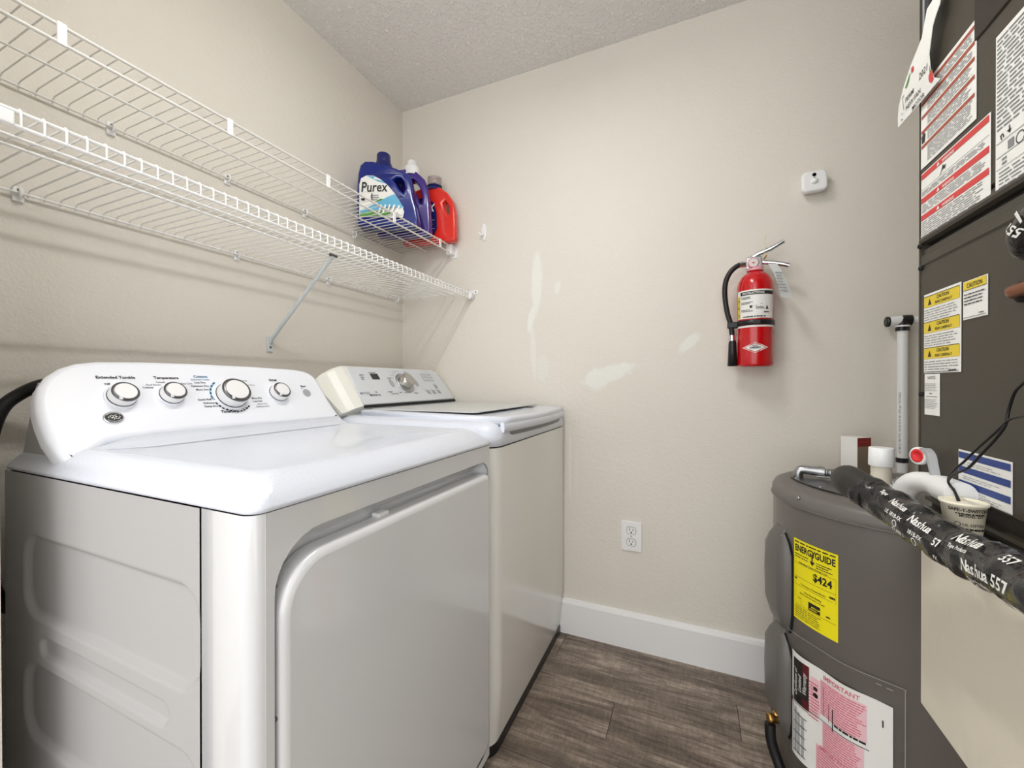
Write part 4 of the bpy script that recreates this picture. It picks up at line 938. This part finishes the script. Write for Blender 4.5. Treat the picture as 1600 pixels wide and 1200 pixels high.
# B: red banded warning
B_ = sticker('warning_label', .8695, .7015, 1.2875, 1.393, 'white label with three bright red warning bands')
p = Print(am, .0011)
for z in (1.391, 1.353, 1.326): p.rect(-.868, z-.0085, -.7035, z)
p.done('red_band', M_RINK, B_)
p = Print(am, .0015)
for z in (1.3845, 1.3465, 1.3195): p.text('WARNING', -.807, z-.0015, .0062, .02); p.poly([(-.822, z-.001), (-.814, z-.001), (-.818, z+.005)])
p.done('white_lettering', M_WINK, B_)
p = Print(am, .0011); p.lines(-.866, 1.356, -.706, 1.364, 3, .4, 61, .1); p.lines(-.866, 1.329, -.706, 1.343, 5, .36, 62, .1); p.lines(-.866, 1.291, -.706, 1.316, 8, .36, 63, .15); p.rect(-.868, 1.3658, -.703, 1.3664); p.done('grey_lettering', M_GINK, B_)
p = Print(am, .0012); p.poly([(-.812, 1.369), (-.806, 1.373), (-.801, 1.371), (-.798, 1.377), (-.803, 1.376), (-.806, 1.380), (-.809, 1.374)]); p.poly([(-.815, 1.367), (-.810, 1.372), (-.812, 1.368)]); p.done('pictogram', M_INK, B_)
# C: data sheet
C_ = sticker('data_label', .692, .55, 1.284, 1.476, 'white data label dense with grey rows')
p = Print(am, .0011); p.lines(-.689, 1.36, -.56, 1.472, 22, .4, 71, .1); p.lines(-.685, 1.290, -.56, 1.312, 5, .35, 72, .3); p.rect(-.690, 1.345, -.56, 1.3458); p.rect(-.690, 1.328, -.56, 1.3288); p.rect(-.690, 1.314, -.56, 1.3146)
p.lines(-.680, 1.316, -.672, 1.326, 2, .6, 73, 0); p.rect(-.670, 1.331, -.660, 1.341); p.done('grey_lettering', M_GINK, C_)
p = Print(am, .0012); p.text('n', -.682, 1.347, .014, .01, rot=.3); p.rect(-.668, 1.349, -.6665, 1.358); p.poly([(-.672, 1.353), (-.6665, 1.349), (-.664, 1.353)]); p.ring(-.650, 1.335, .007, .007, .0012, 16); p.done('black_marks', M_INK, C_)
# E: triple caution
E_ = sticker('caution_label', .8595, .7615, 1.075, 1.198, 'white label with three yellow caution bands')
p = Print(am, .0011); ZE = (1.194, 1.154, 1.114)
for z in ZE: p.rect(-.858, z-.017, -.7635, z)
p.done('yellow_band', M_CYEL, E_)
p = Print(am, .0014); q = Print(am, .0012)
for i, z in enumerate(ZE):
    p.text('CAUTION', -.805, z-.0075, .0072, .02, align='CENTER'); p.text('READ CAREFULLY', -.803, z-.0145, .0055, .015, align='CENTER')
    p.poly([(-.846, z-.014), (-.836, z-.014), (-.841, z-.004)]); q.lines(-.857, z-.0385+(.001 if i < 2 else -.0), -.766, z-.019, 5, .28, 80+i, .25)
    p.rect(-.858, z-.0005, -.7635, z+.0003)
p.lines(-.79, 1.077, -.77, 1.08, 1, .6, 88, 0); p.rect(-.858, 1.0768, -.764, 1.0774)
p.done('black_lettering', M_INK, E_); q.done('grey_lettering', M_GINK, E_)
# F: small caution
F_ = sticker('caution_label', .7565, .7060, 1.1445, 1.1955, 'small white label headed CAUTION on a yellow band')
p = Print(am, .0011); p.rect(-.755, 1.1835, -.7075, 1.1945); p.done('yellow_band', M_CYEL, F_)
p = Print(am, .0014); p.text('CAUTION', -.731, 1.1858, .0085, .015, align='CENTER', sx=.85); p.lines(-.753, 1.163, -.710, 1.180, 4, .35, 91, .15); p.rect(-.755, 1.1466, -.708, 1.1472); p.lines(-.722, 1.149, -.712, 1.151, 1, .6, 92, 0); p.rect(-.755, 1.183, -.7075, 1.1836); p.done('black_lettering', M_INK, F_)
# G: narrow white
G_ = sticker('notice_label', .857, .8145, 1.0105, 1.0735, 'narrow plain white notice with small text')
p = Print(am, .0011); p.text('NOTICE', -.836, 1.066, .006, .02, align='CENTER'); p.lines(-.855, 1.047, -.818, 1.060, 5, .3, 95, .2); p.lines(-.855, 1.020, -.818, 1.036, 6, .3, 96, .3); p.rect(-.852, 1.0385, -.820, 1.0395); p.lines(-.842, 1.042, -.834, 1.045, 1, .6, 97, 0); p.done('grey_lettering', M_GINK, G_)
# H: blue
H2 = sticker('notice_label', .7660, .6620, .9085, .9690, 'white label with three dark blue bands')
p = Print(am, .0011)
for z in (.9665, .9475, .9285): p.rect(-.7645, z-.0085, -.6635, z)
p.done('blue_band', M_BINK, H2)
p = Print(am, .0011); p.lines(-.755, .950, -.675, .9555, 2, .25, 101, .4); p.lines(-.755, .931, -.675, .9365, 2, .25, 102, .4); p.lines(-.755, .911, -.675, .919, 3, .25, 103, .4); p.rect(-.7655, .9092, -.6625, .9097); p.done('grey_lettering', M_GINK, H2)
obj('small_sticker', sheet(am, -.700, 1.518, -.684, 1.56, .0006), M_PAPERG, ah)

# paper note with handwriting
def nx(a): return AX-.006-.010*math.sin(max(0, min(1, (a+.935)/.14))*PI)*.6
no_ = [(.931, 1.505), (.8645, 1.502), (.798, 1.501), (.812, 1.512), (.8175, 1.530), (.8165, 1.552), (.806, 1.585), (.799, 1.594), (.790, 1.603), (.790, 1.63), (.832, 1.63), (.838, 1.592), (.872, 1.573), (.900, 1.553), (.918, 1.536), (.927, 1.520)]
nt = tag(obj('note', put(MB(), plate([(-a, b) for a, b in no_][::-1], (), .0004), lambda a, b, c: Vector((AX-.0075-c-.006*math.sin((b-1.5)*22), -a, b))), M_PAPER, loc=(AX-.007, .86, 1.5)), 'handwritten white paper note with a red flower taped to the air handler', 'note')
nm = lambda a, b, d=0: Vector((AX-.0082-.006*math.sin((b-1.5)*22)-d, -a, b))
p = Print(nm, .0004); p.text('2021', -.849, 1.5330, .0125, .006, shear=.3, sx=1.1); p.text('PERM', -.896, 1.5265, .0095, .006, shear=.3, sx=1.25); p.text('NEW FAN', -.898, 1.5145, .0095, .006, shear=.3, sx=1.15); p.text('MOTOR', -.880, 1.5035, .0085, .006, shear=.3, sx=1.25)
p.rect(-.915, 1.508, -.912, 1.510); p.rect(-.911, 1.516, -.909, 1.518); p.rect(-.9035, 1.520, -.9025, 1.540); p.rect(-.9035, 1.540, -.896, 1.541); p.done('handwriting', M_INK, nt)
p = Print(nm, .0006); p.disc(-.817, 1.5165, .0062, .0075); p.disc(-.8145, 1.521, .004, .005); p.rect(-.868, 1.558, -.861, 1.566); p.done('red_flower', M_RINK, nt)
p = Print(nm, .0007); p.poly([(-.818, 1.523), (-.816, 1.523), (-.815, 1.534), (-.8175, 1.530)]); p.poly([(-.816, 1.525), (-.811, 1.527), (-.814, 1.523)]); p.poly([(-.888, 1.546), (-.878, 1.552), (-.870, 1.562), (-.874, 1.561), (-.884, 1.553), (-.890, 1.550)]); p.done('green_leaves', M_GREEN, nt)

# ------------------------------------------------------------------ pipework in front of the air handler
def wrapped(pts, rad, k, seed):
    P = smoothpath(pts, k); R_ = random.Random(seed); mb = MB(); rs = []; n = 28; e = None
    for i, p in enumerate(P):
        t = (P[min(i+1, len(P)-1)]-P[max(i-1, 0)]).normalized()
        if e is None: e = t.cross(Vector((0, 0, 1))).normalized()
        e = (e-t*e.dot(t)).normalized(); g = t.cross(e); rr = rad[0]+(rad[1]-rad[0])*i/(len(P)-1)
        ring = []
        for j in range(n):
            a = 2*PI*j/n
            w = 1+.042*math.sin(i*.62+1.2*math.sin(a+i*.1))+.034*math.sin(3*a+i*.55)+.022*math.sin(5*a-i*.8+2)+.016*R_.uniform(-1, 1)
            ring.append(p+(e*math.cos(a)+g*math.sin(a))*rr*w)
        rs.append(ring)
    return mb.rings(rs), P
pts = [(.2395, .7922, .8970), (.2580, .7473, .8847), (.2680, .6861, .8763), (.2760, .6347, .8706), (.2800, .5940, .8720), (.2800, .5508, .8770), (.278, .49, .880), (.276, .40, .882)]
ip = thing('insulated_pipe', 'fat insulated pipe wrapped in black printed tape crossing in front of the beige stand', 'pipe', (.256, .65, .87))
mb, P_ = wrapped(pts, (.0240, .0250), 12, 3)
jk = obj('tape_wrap', mb, M_TAPE, ip)
obj('foam_end', MB().tube(smoothpath([(.2420, .8560, .8990), (.2370, .8480, .9000), (.2330, .8350, .9015), (.2330, .8150, .9010), (.2395, .7922, .8970), (.2460, .7750, .8920)], 4), [.010, .0155, .019, .0212, .0228, .0234, .0236, .0238]+[.0240]*13, 20), M_FOAM, ip, 'smooth black foam end')
# printing on the tape: a runs along the pipe towards the camera, b around it
def pipe_map(P, r, phi0=0):
    L_ = [0]
    for a, b in zip(P, P[1:]): L_.append(L_[-1]+(b-a).length)
    def f(a, b, d=0):
        s = min(max(a, 0), L_[-1]-1e-6); j = 0
        while j < len(P)-2 and L_[j+1] <= s: j += 1
        t = (P[j+1]-P[j]).normalized(); p = P[j]+t*(s-L_[j])
        e = t.cross(Vector((0, 0, 1))).normalized(); g = e.cross(t)
        if e.x > 0: e = -e
        ph = phi0+b/r
        return p+(e*math.cos(ph)+g*math.sin(ph))*(r*1.075+d)
    return f
pm_ = pipe_map(P_, .0245)
p = Print(pm_, .0008)
for (t, a, b, sz, bo_) in (('Nashua 557', .222, -.006, .0155, .02), ('Tape Products', .226, -.015, .0062, .02), ('181B-FX', .252, -.0235, .0072, .02), ('B2P4', .258, -.0310, .0062, .02), ('UL CLASS 1 DUCT', .236, -.0385, .0062, .015), ('Nashua', .192, .018, .0155, .02), ('Tape Products', .195, .010, .0058, .02), ('57', .170, .004, .012, .02), ('FX', .172, -.010, .006, .02), ('P4', .172, -.017, .006, .02), ('47', .200, -.030, .012, .02), ('Nashua', .120, .012, .013, .02), ('181B-FX', .128, .000, .007, .02), ('Nashua', .075, .018, .011, .02), ('UL 181B-FX', .080, .006, .0065, .02), ('CLASS 1', .098, -.010, .0065, .02), ('Tape', .045, .022, .008, .02), ('557', .27, .018, .012, .02), ('DUCT', .165, -.027, .006, .015)):
    p.text(t, a, b, sz, bo_, shear=.15)
p.ring(.238, -.022, .006, .006, .0012, 16); p.text('U', .2355, -.0245, .007, .02); p.ring(.140, -.006, .0045, .0045, .001, 14); p.ring(.104, .000, .0042, .0042, .001, 14)
p.done('white_lettering', M_WINK, jk)

up_ = thing('insulated_pipe', 'short upper pipe wrapped in black tape at the right edge below the data label', 'pipe', (.30, .63, 1.23))
mb, P2 = wrapped([(.337, .620, 1.200), (.322, .614, 1.203), (.316, .602, 1.214), (.316, .586, 1.229), (.320, .562, 1.241), (.323, .52, 1.249)], (.0135, .0145), 6, 9)
j2 = obj('tape_wrap', mb, M_TAPE, up_)
pm2 = pipe_map(P2, .0143); p = Print(pm2, .001); p.text('557', .046, -.012, .0125, .02, sx=.95, rot=PI/2); p.lines(.050, -.012, .053, .016, 1, .6, 4, 0); p.done('white_lettering', M_WINK, j2)
cpz = 1.161
cp = thing('copper_pipe', 'bare brown copper pipe stub bending out of the air handler at right', 'pipe', (.32, .66, cpz))
obj('tube', MB().tube(smoothpath([(.338, .645, cpz), (.329, .644, cpz), (.3245, .637, cpz), (.324, .622, cpz), (.324, .58, cpz+.001), (.324, .52, cpz+.002)], 6), .0078, 14), M_COPPER, cp)
obj('solder_ring', MB().lathe([(.012, 0), (.012, .004), (.009, .006)], (.336, .645, cpz), (-1, 0, 0), 14), M_DARK, cp)

# condensate drain: capped tee and elbow
dr = thing('drain_pipe', 'white plastic drain pipe with a round cap on top and an elbow', 'pipe', (.31, .88, .88))
tc_ = Vector((.3005, .9150, 0))
obj('cleanout_cap', MB().lathe([(.0172, .916), (.0178, .918), (.0172, .946), (.016, .9475)], tc_, n=28), M_PVC, dr)
obj('cleanout_stub', MB().lathe([(.0143, .882), (.0143, .92)], tc_, n=24), M_PVCO, dr)
obj('tee_hub', MB().lathe([(.0182, .868), (.0182, .8850), (.0172, .8865)], tc_, n=24), M_PVC, dr)
obj('tee_body', MB().cyl((.3005, .915, .856), (.3005, .845, .856), .017, 18), M_PVC, dr)
el_ = smoothpath([(.318, .735, .9140), (.318, .775, .9140), (.316, .800, .9135), (.308, .820, .908), (.301, .832, .890), (.300, .836, .860)], 6)
obj('elbow', MB().tube(el_, .0150, 18), M_PVC, dr)
obj('socket', MB().tube([(.318, .722, .9140), (.318, .764, .9140)], .0172, 18), M_PVC, dr)
fs = thing('float_switch', 'small ivory tapered cup shaped float switch with black lettering beside the taped pipe', 'switch', (.3085, .700, .87))
fsc = (.3105, .7000, 0)
sw = obj('housing', MB().lathe([(.0160, .866), (.0205, .9085), (.0222, .909), (.0224, .9125), (.021, .9128), (.0185, .9105)], fsc, n=28), M_IVORY, fs)
p = Print(cyl_map(.3105, .70, .0203, math.radians(205), 0), .0012)
p.text('SAFE-T-SWITCH', .0015, .9030, .0052, .03, sx=.95); p.text('MODEL SS1', .011, .8965, .0042, .02); p.lines(.008, .899, .034, .902, 1, .5, 4, .1); p.text('UL LISTED', .014, .886, .0042, .02); p.lines(.016, .880, .034, .884, 1, .6, 5, .1); p.ring(.010, .8875, .0028, .0028, .0006, 12)
p.done('black_lettering', M_INK, sw)
obj('stem', MB().cyl((.3105, .70, .845), (.3105, .70, .868), .010, 12), M_PVC, fs)
w1_ = smoothpath([(.309, .705, .911), (.311, .722, .922), (.307, .7255, .933), (.300, .695, .951), (.297, .668, .966), (.296, .640, .986), (.296, .612, 1.006), (.294, .590, 1.020), (.292, .572, 1.026), (.29, .54, 1.03)], 8)
w2_ = smoothpath([(.307, .703, .911), (.310, .718, .920), (.304, .718, .932), (.299, .690, .947), (.296, .658, .960), (.294, .628, .982), (.294, .607, 1.000), (.295, .594, 1.016), (.296, .590, 1.034), (.293, .575, 1.052), (.29, .55, 1.065)], 8)
obj('wire', MB().tube(w1_, .0013, 6), M_BLACK, fs); obj('wire', MB().tube(w2_, .0015, 6), M_BLACK, fs)
# lever valve: red hub in a pale ring, grey strap
lv = thing('lever_valve', 'grey lever valve with a round red hub behind the white drain pipe', 'valve', (.305, .80, .93))
ax = Vector((-.85, -.35, .05)).normalized(); oc = Vector((.3160, .8230, .9490))
obj('ring', MB().lathe([(.0125, -.006), (.0135, 0), (.0128, .004), (.0102, .004)], oc, ax, 24, True, False), M_PVC, lv)
obj('hub', MB().lathe([(.0102, 0), (.0102, .0045), (.007, .0048), (.0055, .002), (.001, .0018)], oc, ax, 20), M_REDP, lv)
stp = smoothpath([oc+Vector((.004, -.002, .0125)), oc+Vector((.004, -.014, .013)), oc+Vector((.004, -.027, .006)), oc+Vector((.003, -.036, -.008)), oc+Vector((.002, -.046, -.026)), oc+Vector((.001, -.052, -.036))], 5)
mb = MB().rings([[q+Vector((-.006, 0, .0)), q+Vector((.004, 0, 0)), q+Vector((.004, .004, -.004)), q+Vector((-.006, .004, -.004))] for q in stp], smooth=False)
obj('lever', mb, M_TRIMW if False else M_LINK, lv)
